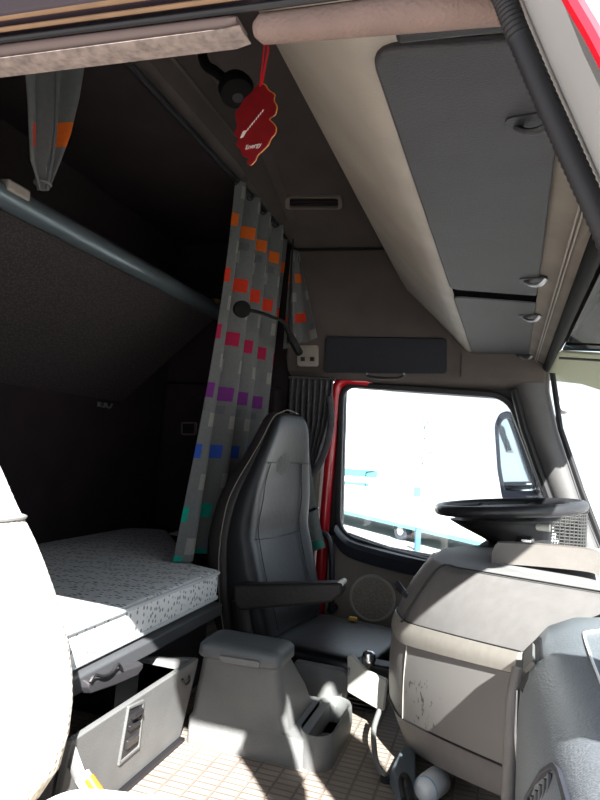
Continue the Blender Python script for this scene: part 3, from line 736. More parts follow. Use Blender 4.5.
# release handle under the rail
la = at(84, 680, X=-.735); lb = at(139, 661, X=-.735)
bm = B(); rings(bm, [[lerp(la, lb, s)+Vector((0, 0, .0)), lerp(la, lb, s)+Vector((.012, 0, -.004)), lerp(la, lb, s)+Vector((.012, 0, -hh)), lerp(la, lb, s)+Vector((-.01, 0, -hh-.004)), lerp(la, lb, s)+Vector((-.012, 0, 0))] for s, hh in ((0, .012), (.06, .026), (.5, .028), (.9, .026), (1, .014))]); obj('release_handle', bm, M['flap'], t, bevel=.003)
bm = B(); tube(bm, smoothpath([at(90, 682, X=-.72), at(95, 675, X=-.718), at(103, 676, X=-.716), at(112, 672, X=-.718), at(118, 664, X=-.72), at(122, 670, X=-.722)], 4), .0035, 6); obj('clip', bm, M['black'], t)

# open storage locker under the bunk
t = thing('storage_locker', 'grey plastic locker drawer standing open under the bunk, oblong recess in its front', 'drawer', (-.74, 1.2, 0))
za, zb = .008, .197
bm = B()
fa, fb = .965, 1.447
prism(bm, roundpoly([(-.684, fa, za), (-.684, fb-.004, za), (-.655, fb, zb), (-.655, fa, zb)], .008, 3), (-.014, 0, 0)); obj('front_panel', bm, M['console'], t, bevel=.003)
bm = B(); box(bm, (-.86, fb-.022, za), (-.685, fb-.008, zb-.03)); prism(bm, [(-.67, fb-.022, zb), (-.80, fb-.022, zb-.02), (-.80, fb-.022, .02), (-.69, fb-.022, .02)], (0, .014, 0)); obj('side_panel', bm, M['grey'], t)
bm = B(); box(bm, (-.86, fa, za), (-.685, fa+.014, zb-.03)); obj('side_panel', bm, M['grey'], t)
bm = B(); box(bm, (-.86, fa, .008), (-.69, fb-.01, .02)); obj('drawer_floor', bm, M['black'], t)
def fx(p, d=0):                                     # a pixel on the leaning front face
    best = None
    for i in range(60):
        X = -.685+i*.0006; q = at(*p, X=X); zz = za+(X+.684)/.029*(zb-za)
        e = abs(q.z-zz)
        if best is None or e < best[0]: best = (e, q)
    return best[1]+Vector((d, 0, 0))
rc = [fx(p) for p in ((127, 706), (143, 699), (138, 748), (117, 766))]
cc = sum(rc, Vector())/4
bm = B(); frame(bm, [q+Vector((.005, 0, 0)) for q in rc], [cc+(q-cc)*.86+Vector((.005, 0, 0)) for q in rc], (-.012, 0, 0)); obj('recess_frame', bm, M['console'], t, bevel=.002)
bm = B(); prism(bm, [cc+(q-cc)*.9+Vector((.0022, 0, 0)) for q in rc], (-.008, 0, 0)); obj('recess_plate', bm, mat('recess_grey', (40, 40, 42), .6), t)
def rp(u, v): return lerp(lerp(rc[0], rc[1], u), lerp(rc[3], rc[2], u), v)+Vector((.008, 0, 0))
for v0, v1 in ((.36, .46), (.62, .78)):
    bm = B(); prism(bm, [rp(.2, v0), rp(.8, v0), rp(.8, v1), rp(.2, v1)], (-.008, 0, 0)); obj('latch_slide', bm, M['black'] if v0 < .5 else M['vinylgrey'], t, bevel=.002)
bm = B(); tube(bm, [rp(.25, .2), rp(.75, .17)], .006, 8); obj('latch_dot', bm, M['black'], t)
bm = B(); tube(bm, smoothpath([fx((181, 679), .004), fx((183, 684), .006), fx((187, 681), .006), fx((188, 676), .004)], 3), .0025, 6); obj('hook', bm, M['black'], t)
bm = B(); box(bm, (-.685, fa, .0), (-.672, fb-.005, .009)); obj('bottom_strip', bm, M['black'], t)
o = None

# locker face and fittings at the far end of the bunk
t = thing('end_locker', 'dark wall locker at the far end of the bunk with a small square switch', 'locker', (-1.2, 2.5, .36))
bm = B(); prism(bm, [(-1.425, 2.52, .33), (-1.40, 2.50, .33), (-.88, 2.47, .33), (-.88, 2.555, .33), (-1.425, 2.555, .33)], (0, 0, .62)); obj('locker_body', bm, M['shadedliner'], t, bevel=.006)
q = [at(181, 422, Y=2.478), at(196, 422, Y=2.478), at(196, 435, Y=2.478), at(181, 435, Y=2.478)]
bm = B(); prism(bm, roundpoly(q, .01, 4), (0, .012, 0)); obj('switch_frame', bm, mat('dim_frame', (96, 84, 80), .6), t)
qc = sum(q, Vector())/4
bm = B(); prism(bm, [qc+(p-qc)*.75+Vector((0, -.003, 0)) for p in q], (0, .01, 0)); obj('switch', bm, M['shadedliner'], t)
t = thing('coat_hook', 'small metal double coat hook on the dark rear wall', 'hook', at(102, 405, X=-1.43))
bm = B(); hk = at(102, 405, X=-1.43); box(bm, (hk.x-.002, hk.y-.03, hk.z-.008), (hk.x+.006, hk.y+.03, hk.z+.01)); obj('plate', bm, M['metal'], t, bevel=.002)
for s in (-.02, .02):
    bm = B(); tube(bm, smoothpath([hk+Vector((0, s, .005)), hk+Vector((.02, s, -.008)), hk+Vector((.03, s, .008))], 4), .004, 8); obj('prong', bm, M['metal'], t)
t = thing('shelf_ledge', 'small pale ledge beside the curtain at the far end of the mattress', 'ledge', at(176, 533, Y=2.42))
bm = B(); lq = at(177, 534, Y=2.42); box(bm, (lq.x-.03, 2.41, lq.z-.006), (lq.x+.06, 2.5, lq.z+.004)); obj('ledge_board', bm, M['pale'], t, bevel=.002)

# ================================================================== SEATS
def seat_ring(O, f, w, z, r0, r1, hw, cw, hollow=.03, n=28):
    """cross section of a seat back: rear r0, front r1 (along f), half width hw about cw (along w)"""
    out = []
    for k in range(n):
        a = 2*PI*k/n; ca, sa = math.cos(a), math.sin(a)
        e = .45
        x = abs(ca)**e*(1 if ca >= 0 else -1); y = abs(sa)**e*(1 if sa >= 0 else -1)
        ff = (r0+r1)/2+(r1-r0)/2*x
        if x > 0: ff -= hollow*(1-min(1, abs(y)*1.12)**2)*x
        p = O+f*ff+w*(cw+hw*y); p.z = z
        out.append(p)
    return out
th = math.radians(8)
f = Vector((math.cos(th), -math.sin(th), 0)); w = Vector((math.sin(th), math.cos(th), 0)); O = Vector((-.70, 1.80, 0))
t = thing('driver_seat', 'black leather driver seat with armrest and built-in headrest', 'seat', (-.55, 2.04, 0))
prof_ = [(.115, -.05, .085, .215, .02), (.15, -.065, .10, .225, .03), (.25, -.085, .075, .235, .045), (.36, -.095, .034, .24, .045), (.41, -.095, .022, .24, .045), (.435, -.095, .004, .24, .035), (.53, -.085, .010, .235, .03), (.60, -.068, .008, .215, .03), (.67, -.048, .012, .18, .03), (.73, -.032, .018, .15, .02), (.78, -.02, .02, .13, .012), (.812, -.012, .012, .108, .0), (.826, -.004, .004, .075, 0)]
bm = B(); rings(bm, [seat_ring(O, f, w, z, a, b, hw, .24, hl) for z, a, b, hw, hl in prof_])
back = obj('backrest', bm, M['vinyl'], t, sub=1)
# rear shell a little bigger than the back of the cushion
bm = B(); rings(bm, [seat_ring(O, f, w, z, a-.03-.025*math.sin(min(1, (z-.1)/.6)*PI), min(a+.05, b-.022), hw+.006, .24, 0) for z, a, b, hw, hl in [(.10, -.05, 0, .20, 0)]+prof_[1:]]); obj('back_shell', bm, M['vinylside'], t, sub=1)
# pale piping along the near side of the back
bm = B(); pp = [O+f*(a+.012)+w*(.24-hw-.004)+Vector((0, 0, z)) for z, a, b, hw, hl in prof_[1:]]+[O+f*(-.0)+w*.22+Vector((0, 0, .836)), O+f*.0+w*.30+Vector((0, 0, .828))]
tube(bm, smoothpath(pp, 4), .0018, 6); obj('piping', bm, M['piping'], back)
# seams of the front panel
def fr(z, s):                                       # point on the front face, s -1..1 across
    for i in range(len(prof_)-1):
        if prof_[i][0] <= z <= prof_[i+1][0]:
            k = (z-prof_[i][0])/(prof_[i+1][0]-prof_[i][0]); b = prof_[i][2]*(1-k)+prof_[i+1][2]*k; hw = prof_[i][3]*(1-k)+prof_[i+1][3]*k; hl = prof_[i][4]*(1-k)+prof_[i+1][4]*k
    q = O+f*(b-hl*(1-min(1, abs(s)*1.12)**2)+.0005)+w*(.24+hw*s); q.z = z; return q
# centre panels stitched on the front face: pale grey upper panel, dark lower panel
def patch(z0, z1, s0, s1, lift, b_, n=10, bow=.0):
    rows = []
    for i in range(n+1):
        v = i/n
        rows.append([fr(z0+(z1-z0)*v, s0+(s1-s0)*j/n)+f*(lift*(1 if 0 < i < n and 0 < j < n else .0)-.002) for j in range(n+1)])
    return grid(b_, rows)
for nm, pts in (('seam', [fr(z, -.62) for z in (.16, .24, .32, .40, .46, .54, .60, .66)]), ('seam', [fr(z, .62) for z in (.16, .24, .32, .40, .46, .54, .60, .66)]),
                ('seam', [fr(.66, k/6) for k in range(-5, 6)]), ('seam', [fr(.425-.012*(1-(k/5)**2), k/7) for k in range(-5, 6)])):
    bm = B(); tube(bm, smoothpath([p+f*.003 for p in pts], 3), .0016, 6); obj(nm, bm, M['vinylside'], back)
# cushion
def pillow(lo, hi, rr, n=24, e=.35, crown=.012, axes=None, tilt=0):
    b_ = B(); lo = Vector(lo); hi = Vector(hi); c = (lo+hi)/2; s = (hi-lo)/2
    rs = []
    for (z, k) in ((-1, .86), (-.95, .95), (-.7, 1), (.5, 1), (.85, .97), (1, .88), (1.1, .55), (1.12, .2)):
        r = []
        for i in range(n):
            a = 2*PI*i/n; x = abs(math.cos(a))**e*(1 if math.cos(a) >= 0 else -1); y = abs(math.sin(a))**e*(1 if math.sin(a) >= 0 else -1)
            q = Vector((x*k*s.x, y*k*s.y, z*s.z))
            if axes: q = axes[0]*q.x+axes[1]*q.y+Vector((0, 0, q.z))
            q.z += tilt*q.x; r.append(c+q)
        rs.append(r)
    rings(b_, rs); return b_
obj('cushion', pillow((-.66, 1.83, .03), (-.27, 2.27, .135), 0, axes=(f, w)), mat('cushion_vinyl', (20, 20, 23), .33, 8, .1, .12, 60, spec=.45), t, sub=1)
bm = B(); prism(bm, roundpoly([(-.515, 1.795, .008), (-.36, 1.79, .022), (-.355, 1.79, .112), (-.52, 1.795, .11)], [.01, .03, .035, .01], 5), (0, .03, 0)); obj('side_valance', bm, M['grey'], t, bevel=.006)
bm = B(); box(bm, (-.62, 1.84, .0), (-.30, 2.24, .035)); obj('suspension_base', bm, M['black'], t, bevel=.005)
for k in range(3):
    bm = B(); box(bm, (-.60-.0*k, 1.825, .003+.011*k), (-.285, 2.25, .009+.011*k)); obj('bellows', bm, M['rubber'], t, bevel=.002)
# armrest on the near side
pa = [at(233, 585, Y=1.75), at(342, 583, Y=1.75), at(342, 594, Y=1.75), at(330, 603, Y=1.75), at(240, 611, Y=1.75), at(234, 606, Y=1.75)]
bm = B(); prism(bm, roundpoly(pa, [.012, .012, .01, .01, .01, .01], 4), (0, .055, 0)); arm = obj('armrest', bm, M['vinylside'], t, bevel=.008)
bm = B(); tube(bm, [at(340, 584, Y=1.752)+Vector((0, .005, 0)), at(340, 584, Y=1.752)+Vector((0, .05, 0))], .0085, 10); obj('armrest_button', bm, M['pale'], arm)['label'] = 'pale button on the armrest end'
bm = B(); tube(bm, [at(240, 600, Y=1.80), at(244, 630, Y=1.80), at(250, 645, Y=1.80)], .02, 10, flat=(1.3, .7)); obj('hinge_bracket', bm, M['vinylside'], t)
bm = B(); disc(bm, at(246, 640, Y=1.775), (0, 1, 0), .018, .02, 20); obj('recline_knob', bm, M['black'], t)
bm = B(); tq = at(352, 631, Y=2.2); tq.z = .142; box(bm, (tq.x-.014, tq.y-.01, tq.z), (tq.x+.014, tq.y+.01, tq.z+.012)); o = obj('lighter', bm, M['tag'], bevel=.003); tag(o, 'small yellow object lying on the black driver seat cushion', 'lighter')

# passenger seat (near, sunlit)
t = thing('passenger_seat', 'beige checked fabric passenger seat in the near left corner', 'seat', (-.55, .72, 0))
O2 = Vector((-.62, .5, 0)); f2 = Vector((1, 0, 0)); w2 = Vector((0, 1, 0))
def ps(px, py, y=.93): return at(px, py, Y=y)
pr2 = [(.14, -.09, .01, .20), (.25, -.09, .02, .215), (.33, -.10, .01, .225), (.42, -.14, -.025, .225), (.50, -.19, -.06, .215), (.56, -.225, -.095, .205), (.575, -.232, -.108, .20), (.60, -.245, -.12, .195), (.68, -.275, -.165, .18), (.74, -.29, -.20, .15), (.77, -.28, -.24, .10)]
bm = B(); rings(bm, [seat_ring(O2, f2, w2, z, a, b, hw, .20, .02) for z, a, b, hw in pr2]); bk = obj('backrest', bm, M['check'], t, sub=1)
bm = B(); loopt(bm, [p for p in seat_ring(O2, f2, w2, .568, -.2285, -.099, .2045, .20, .02)], .0028, 6); obj('seam', bm, M['grey'], bk)
obj('cushion', pillow((-.64, .46, .07), (-.31, .93, .182), 0, tilt=.12), M['check'], t, sub=1)
bm = B(); box(bm, (-.60, .50, 0), (-.34, .88, .075)); obj('seat_base', bm, M['black'], t, bevel=.01)
# belt buckle
ba = at(76, 770, Y=.955); bb_ = at(97, 800, Y=.93)
bm = B(); tube(bm, [at(68, 745, Y=.975), at(80, 778, Y=.97), at(92, 800, Y=.965)], .013, 10, flat=(1.2, .4)); bq = obj('buckle_stalk', bm, M['grey'], t)
bm = B(); tube(bm, [at(82, 776, Y=.955), at(97, 800, Y=.95)], .017, 12, flat=(1, .6)); obj('buckle', bm, M['pale'], bq)
bm = B(); tube(bm, [at(89, 778, Y=.942), at(102, 797, Y=.938)], .0085, 10); obj('release_button', bm, M['orange'], bq)['label'] = 'orange release button'

# driver's seat belt on the pillar
t = thing('seat_belt', 'grey seat belt hanging from the pillar behind the black seat', 'seat belt', at(300, 445, Y=2.47))
bm = B(); tube(bm, smoothpath([at(303, 440, Y=2.48), at(306, 470, Y=2.46), at(312, 510, Y=2.44), at(319, 546, Y=2.43)], 5), .022, 8, flat=(.12, 1), up=(0, 1, 0)); obj('webbing', bm, M['webbing'], t)
bm = B(); tube(bm, [at(317, 540, Y=2.425), at(320, 549, Y=2.425)], .024, 8, flat=(.3, 1), up=(0, 1, 0)); obj('buckle_tongue', bm, M['teal'], t)['label'] = 'teal end of the belt'
bm = B(); tube(bm, smoothpath([at(299, 505, Y=2.44), at(302, 512, Y=2.42), at(309, 511, Y=2.41), at(316, 508, Y=2.41)], 4), .006, 8); obj('tongue', bm, M['black'], t)
bm = B(); disc(bm, at(317, 508, Y=2.405), (0, 1, 0), .005, .01, 12); obj('rivet', bm, M['chrome'], t)
bm = B(); box(bm, at(298, 448, Y=2.47)-Vector((.02, .0, .03)), at(298, 448, Y=2.47)+Vector((.02, .06, .03))); obj('anchor_cover', bm, M['black'], t, bevel=.008)
# grab handle below it
t = thing('grab_handle', 'dark bent grab handle beside the far door below the belt', 'handle', at(331, 600, Y=2.54))
bm = B(); tube(bm, smoothpath([at(312, 536, Y=2.56), at(319, 533, Y=2.53), at(327, 536, Y=2.52), at(331, 550, Y=2.52), at(332, 580, Y=2.52), at(331, 612, Y=2.53)], 5), .012, 10); obj('bar', bm, M['doortrim'], t)
bm = B(); disc(bm, at(312, 536, Y=2.56), (0, 1, 0), .016, .02, 16); obj('mount', bm, M['black'], t)
bm = B(); disc(bm, at(331, 610, Y=2.53), (0, 1, 0), .016, .05, 16); obj('mount', bm, M['black'], t)
#SPLIT
# ================================================================== CENTRE BOX BETWEEN THE SEATS
t = thing('centre_console', 'grey lidded storage box with cup tray standing on the floor between the seats', 'console', (-.55, 1.55, 0))
def crect(x0, x1, y0, y1, z, r=.03, n=5): return [Vector((p[0], p[1], z)) for p in rrect((x0+x1)/2, (y0+y1)/2, x1-x0, y1-y0, r, n)]
bm = B()
rings(bm, [crect(-.668, -.378, 1.436, 1.70, .0, .012), crect(-.667, -.380, 1.437, 1.70, .062, .012), crect(-.664, -.420, 1.44, 1.66, .067, .02), crect(-.660, -.432, 1.442, 1.63, .12, .022), crect(-.652, -.452, 1.446, 1.57, .190, .022), crect(-.650, -.455, 1.448, 1.555, .203, .022)])
obj('body', bm, M['console'], t, angle=50)
bm = B(); rings(bm, [crect(-.655, -.452, 1.436, 1.56, .204, .02), crect(-.658, -.448, 1.432, 1.563, .209, .02), crect(-.656, -.449, 1.433, 1.562, .231, .02), crect(-.648, -.456, 1.44, 1.555, .240, .02), crect(-.62, -.475, 1.46, 1.54, .242, .015)])
lid = obj('lid', bm, mat('lid_plastic', (86, 90, 93), .45, 12, .08, .35, 450), t, angle=50)
bm = B(); pq = [at(219, 655.5, Y=1.428), at(260, 662, Y=1.428), at(259, 668, Y=1.428), at(221, 662, Y=1.428)]
prism(bm, roundpoly(pq, .005, 3), (0, .012, 0)); obj('lid_latch', bm, M['grey'], lid, bevel=.002)
# cup tray: hollow rounded tub in front of the box
bm = B()
def tub(k, z, dz=0): return crect(-.40, -.318+.012*k, 1.440-.010*k, 1.70+.012*k, z, .045, 6)
rings(bm, [tub(0, 0), tub(.3, .03), tub(0, .07), tub(-.2, .076), tub(-.7, .073), tub(-1., .05), tub(-1.3, .015)]); obj('cup_tray', bm, M['console'], t, angle=60)
bm = B(); disc(bm, (-.358, 1.58, .016), (0, 0, 1), .022, .004, 28); obj('tray_liner', bm, M['black'], t)

# ================================================================== DASHBOARD
t = thing('dashboard', 'grey wraparound dashboard with satin trim strip and scuffed lower panel', 'dashboard', (.1, 1.4, 0))
YS, YR = 1.55, 1.21
SIL = [(427, 553), (394, 607), (390, 622), (386, 690), (405, 747), (412, 775)]      # rounded rear corner, seen edge-on
SEA = [(442, 566), (405, 622), (401, 643), (398, 716), (420, 757), (424, 780)]       # seam down the corner
RGT = [None, (521, 652), (517, 673), (508, 768), (503, 797), (500, 815)]
cols = []
sil = [at(*p, Y=1.66) for p in SIL]; sea = [at(*p, Y=YS) for p in SEA]
rgt = [Vector((.235, 1.22, .508))]+[at(*p, Y=YR) for p in RGT[1:]]
far = [p+Vector((.07, .16, 0)) for p in sil]
def flank(r0, r1, nu, nv, bulge=.0, vb=.0, ext=0.):
    """surface rows between profile stations r0 and r1 of the columns far-sil-sea-...-rgt"""
    us = []
    for a, b, n in ((far, sil, 3), (sil, sea, 5)):
        for k in range(n): us.append((a, b, k/n, 0))
    for k in range(nu+1): us.append((sea, rgt, k/nu*(1+ext), 1))
    rows = []
    for v in range(nv+1):
        q = v/nv; r = []
        for a, b, k, fl in us:
            p = lerp(lerp(a[r0], b[r0], k), lerp(a[r1], b[r1], k), q)
            n = Vector((-.66, -.75, .1)); amt = bulge*math.sin(PI*min(1, k))*fl+vb*math.sin(PI*q)
            r.append(p+n*amt)
        rows.append(r)
    # soften the corner a little
    for r in rows:
        for _ in range(2):
            s = [Vector(x) for x in r]
            for i in range(2, 11): r[i] = (s[i-1]+s[i]*2+s[i+1])/4
    return rows
th_ = Vector((.05, .06, -.005))
bm = B(); slab(bm, flank(0, 1, 14, 8, .008, .012), th_); obj('upper_panel', bm, M['dashlow'], t, angle=60)
bm = B(); slab(bm, [[p+Vector((-.004, -.005, 0)) for p in r] for r in flank(1, 2, 14, 4, .008, .003)], th_); obj('trim_strip', bm, M['satin'], t, angle=60)['label'] = 'satin silver strip'
bm = B(); slab(bm, flank(2, 3, 14, 6, .008, .006), th_); obj('lower_panel', bm, M['scuffed'], t, angle=60)['label'] = 'scuffed grey panel with black scratches'
bm = B(); slab(bm, flank(3, 4, 14, 4, .008, .004), th_); obj('lower_lip', bm, M['dashlow'], t, angle=60)
bm = B(); slab(bm, [[p+Vector((.055, .06, 0)) for p in r] for r in flank(4, 5, 14, 2, .008, .0)], th_*.5); obj('kick_panel', bm, M['black'], t, angle=60)
# dark line where the panels meet, pale line down the corner seam
for k, r in ((1, .0022), (2, .0022), (3, .0022)):
    bm = B(); tube(bm, flank(k, k+1 if k < 4 else k, 14, 1, .008)[0], r, 6)
    for v in bm.verts: v.co += Vector((-.001, -.001, .0))
    obj('panel_joint', bm, M['black'], t)
sl = [r[9] for r in flank(1, 3, 14, 8, .008, .006)]
bm = B(); tube(bm, [p+Vector((-.002, -.002, 0)) for p in sl], .0013, 6); obj('corner_seam', bm, M['satin'], t)
sl = smoothpath([sea[1]+Vector((-.008, -.008, 0)), lerp(sea[1], sea[0], .5)+Vector((-.012, -.012, 0)), sea[0]+Vector((-.002, -.002, .0)), sea[0]+Vector((.05, -.04, .004))], 5)
bm = B(); tube(bm, sl, .0022, 6); obj('corner_seam', bm, M['black'], t)
# top cover between the flank and the windscreen
bm = B()
te = flank(0, 1, 14, 1, .008)[0]
rows = []
for k, p in enumerate(te):
    e = Vector((.49, max(p.y+.15, .9) if k > 8 else p.y+.25-.02*k, .43))
    rows.append([p+Vector((0, 0, -.004)), p+Vector((.02, .02, .008)), lerp(p, e, .25)+Vector((0, 0, .018)), lerp(p, e, .6)+Vector((0, 0, .02)), e])
slab(bm, rows, (0, 0, -.02)); obj('top_cover', bm, M['dashtop'], t, angle=60)
bm = B(); tube(bm, [p+Vector((-.001, -.001, .003)) for p in te[8:]], .0018, 6); obj('panel_joint', bm, M['black'], t)
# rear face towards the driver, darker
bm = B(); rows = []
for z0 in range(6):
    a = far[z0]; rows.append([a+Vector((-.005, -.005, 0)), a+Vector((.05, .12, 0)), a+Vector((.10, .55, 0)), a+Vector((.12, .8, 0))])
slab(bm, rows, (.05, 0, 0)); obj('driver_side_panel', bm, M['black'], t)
bm = B(); box(bm, (.12, 1.66, .36), (.49, 2.56, .44)); obj('far_top', bm, M['dashtop'], t, bevel=.02)
bm = B(); tube(bm, smoothpath([at(397, 583, Y=1.65), at(403, 592, Y=1.63), at(410, 597, Y=1.60)], 3), .009, 8); obj('side_vent', bm, M['doortrim'], t)
bm = B(); tube(bm, [at(397, 588, Y=1.63), at(402, 594, Y=1.615)], .004, 8); obj('vent_highlight', bm, M['chrome'], t)
# instrument hood
bm = B()
hd = smoothpath([at(492, 552, Y=1.62), at(496, 545, Y=1.62), at(503, 543, Y=1.62), at(540, 545, Y=1.62), at(590, 550, Y=1.62), at(600, 556, Y=1.62)], 4)
rings(bm, [[p, p+Vector((.002, .012, .003)), p+Vector((.01, .05, -.004)), p+Vector((.02, .20, -.05)), p+Vector((0, 0, -.05))] for p in hd]); obj('instrument_hood', bm, mat('hood_grey', (92, 87, 84), .5, 30, .07, .3, 600), t, angle=60)
# passenger half of the dash: a rounded body whose end steps in front of the centre
def pd(y, sh=0.):
    return [(.30+sh, y, .0), (.085+sh, y, .0), (.062+sh, y, .12), (.050+sh, y, .24), (.048+sh, y, .34), (.052+sh, y, .41), (.064+sh, y, .45), (.085+sh, y, .477), (.12+sh, y, .495), (.17+sh, y, .503), (.30+sh, y, .50), (.49, y, .43), (.49, y, .3)]
bm = B()
rr = []
for y, sh, dz in ((.46, 0, 0), (.6, 0, 0), (.8, 0, 0), (1.0, 0, 0), (1.07, .003, 0), (1.10, .014, -.008), (1.115, .04, -.03), (1.12, .09, -.07)):
    rr.append([Vector((p[0], p[1], p[2]+dz*min(1, p[2]/.4))) for p in pd(y, sh)])
rings(bm, rr); obj('passenger_dash', bm, M['pdash'], t, angle=60)
# upright satin edge between the two halves
bm = B(); tube(bm, smoothpath([at(519, 668, Y=1.125), at(513, 700, Y=1.115), at(511, 740, Y=1.11), at(508, 800, Y=1.11)], 4), .011, 10); obj('upright_trim', bm, M['dashlow'], t)
bm = B(); tube(bm, smoothpath([at(517, 690, Y=1.10), at(516, 740, Y=1.095), at(520, 792, Y=1.09)], 4), .0022, 6); obj('upright_bead', bm, M['chrome'], t)
# slot with a sliding catch
def onpd(px, py, lift=0.):                          # pixel on the passenger dash profile
    best = None
    P_ = pd(0)
    for i in range(500):
        y = .5+i*.0013; q = at(px, py, Y=y)
        # x of the profile at that height (rear face) or z at that x
        for k in range(1, 10):
            (x0, _, z0), (x1, _, z1) = P_[k], P_[k+1]
            den = (x1-x0)**2+(z1-z0)**2; s = ((q.x-x0)*(x1-x0)+(q.z-z0)*(z1-z0))/den
            s = max(0, min(1, s)); d = math.hypot(q.x-x0-s*(x1-x0), q.z-z0-s*(z1-z0))
            if best is None or d < best[0]:
                best = (d, q, Vector((-(z1-z0), 0, (x1-x0))).normalized())
    return best[1]+best[2]*lift
bm = B(); sq = [onpd(524, 654, .003), onpd(541, 637, .003), onpd(543, 658, .003), onpd(523, 692, .003)]
prism(bm, roundpoly(sq, .004, 3), (.010, .0, -.012)); sk = obj('catch_slot', bm, M['black'], t, bevel=.002)
bm = B(); sq = [onpd(528, 652, .006), onpd(536, 645, .006), onpd(536, 664, .006), onpd(527, 672, .006)]
prism(bm, roundpoly(sq, .003, 3), (.006, 0, -.006)); obj('catch', bm, M['console'], sk, bevel=.002)
# air bag cover outline
bm = B(); tube(bm, smoothpath([onpd(600, 631, .001), onpd(587, 633, .001), onpd(584, 636, .001), onpd(590, 655, .001), onpd(598, 675, .001), onpd(606, 695, .001)], 5), .0016, 6); obj('cover_outline', bm, M['white'], t)
# corner air vent
ve = [onpd(528, 800, .002), onpd(545, 772, .002), onpd(557, 765, .002), onpd(562, 772, .002), onpd(572, 806, .002), onpd(565, 830, .002), onpd(530, 830, .002)]
vc = sum(ve, Vector())/len(ve)
up = Vector((-.86, 0, .5))
bm = B(); vo = roundpoly(ve, .006, 3); frame(bm, [p+up*.003 for p in vo], [vc+(p-vc)*.8+up*.003 for p in vo], -up*.012); vn = obj('air_vent', bm, M['doortrim'], t, bevel=.002)
bm = B(); prism(bm, [vc+(p-vc)*.82-up*.002 for p in vo], -up*.004); obj('vent_backing', bm, M['black'], vn)
for k in range(5):
    s = k/4
    a = lerp(onpd(536, 797, .003), onpd(553, 775, .003), s); b = a+Vector((.0, -.004, -.10+.02*s))
    bm = B(); tube(bm, [a, lerp(a, b, .55)], .0022, 6); obj('vent_louvre', bm, M['doortrim'], vn)

# ---- steering wheel
t = thing('steering_wheel', 'black steering wheel seen edge-on above the dashboard', 'steering wheel', (.05, 2.05, .58))
wcn = Vector((.042, 2.05, .586)); tl_ = math.radians(7)
ax = Vector((-math.sin(tl_), 0, math.cos(tl_)))
bm = B(); torus(bm, wcn, ax, .205, .0165, 64, 14); obj('rim', bm, mat('wheel_leather', (40, 40, 44), .35, 60, .1, .2, 300), t)
hubc = wcn-ax*.05
bm = B(); disc(bm, hubc+ax*.012, ax, .15, .04, 40, r2=.12); obj('hub', bm, M['black'], t, bevel=.01)
for a in (25, 155, 205, 335):
    d = Vector((math.cos(tl_)*math.sin(math.radians(a)), math.cos(math.radians(a)), math.sin(tl_)*math.sin(math.radians(a))))
    bm = B(); tube(bm, [hubc+ax*.03+d*.06, hubc+ax*.035+d*.13, wcn+d*.20], [.02, .016, .012], 10, flat=(.5, 1.2)); obj('spoke', bm, M['black'], t)
cb = Vector((.135, 2.05, .43))
bm = B(); rr = []
for s, ra, rb in ((0, .15, .10), (.15, .135, .10), (.4, .10, .09), (.75, .065, .07), (1, .06, .06)):
    c = lerp(wcn-ax*.035+Vector((-.03, 0, 0)), cb, s)
    rr.append([c+Vector((math.cos(2*PI*k/24)*ra*math.cos(tl_), math.sin(2*PI*k/24)*rb, math.cos(2*PI*k/24)*ra*math.sin(tl_))) for k in range(24)])
rings(bm, rr); obj('column_shroud', bm, M['black'], t)
bm = B(); tube(bm, smoothpath([at(518, 533, Y=2.02), at(530, 527, Y=1.99), at(550, 528, Y=1.97)], 4), .011, 10); obj('indicator_stalk', bm, M['pale'], t)['label'] = 'pale column stalk'
bm = B(); q = at(526, 541, Y=1.95); box(bm, q-Vector((.022, .03, .018)), q+Vector((.022, .03, .012))); obj('ignition_switch', bm, M['black'], t, bevel=.006)
bm = B(); q = at(526, 541, Y=1.915); box(bm, q-Vector((.014, .004, .006)), q+Vector((.014, .004, .006))); obj('switch_face', bm, M['chrome'], t, bevel=.003)

# perforated pen holder on the far end of the dash
t = thing('mesh_holder', 'dark perforated mesh holder on the dashboard beside the far pillar', 'holder', at(555, 550, Y=2.2))
bm = B()
cq = at(553, 530, Y=2.4); mh = .492; mt = at(553, 508, Y=2.4).z
nA, nZ = 40, 12
for i in range(nZ+1):
    z = mh-.05+(mt-mh+.05)*i/nZ
    loopt(bm, [(cq.x+.106*math.cos(2*PI*k/nA), cq.y+.05*math.sin(2*PI*k/nA), z) for k in range(nA)], .0024, 4)
for k in range(nA):
    tube(bm, [(cq.x+.106*math.cos(2*PI*k/nA), cq.y+.05*math.sin(2*PI*k/nA), mh-.05), (cq.x+.106*math.cos(2*PI*k/nA), cq.y+.05*math.sin(2*PI*k/nA), mt)], .0024, 4)
obj('mesh_wall', bm, M['mesh'], t)
bm = B(); loopt(bm, [(cq.x+.107*math.cos(2*PI*k/nA), cq.y+.051*math.sin(2*PI*k/nA), mt) for k in range(nA)], .005, 8); obj('rim', bm, M['black'], t)
bm = B(); rings(bm, [[(cq.x+.105*math.cos(2*PI*k/nA), cq.y+.049*math.sin(2*PI*k/nA), z) for k in range(nA)] for z in (mh-.05, mh-.042)]); obj('base', bm, M['mesh'], t)

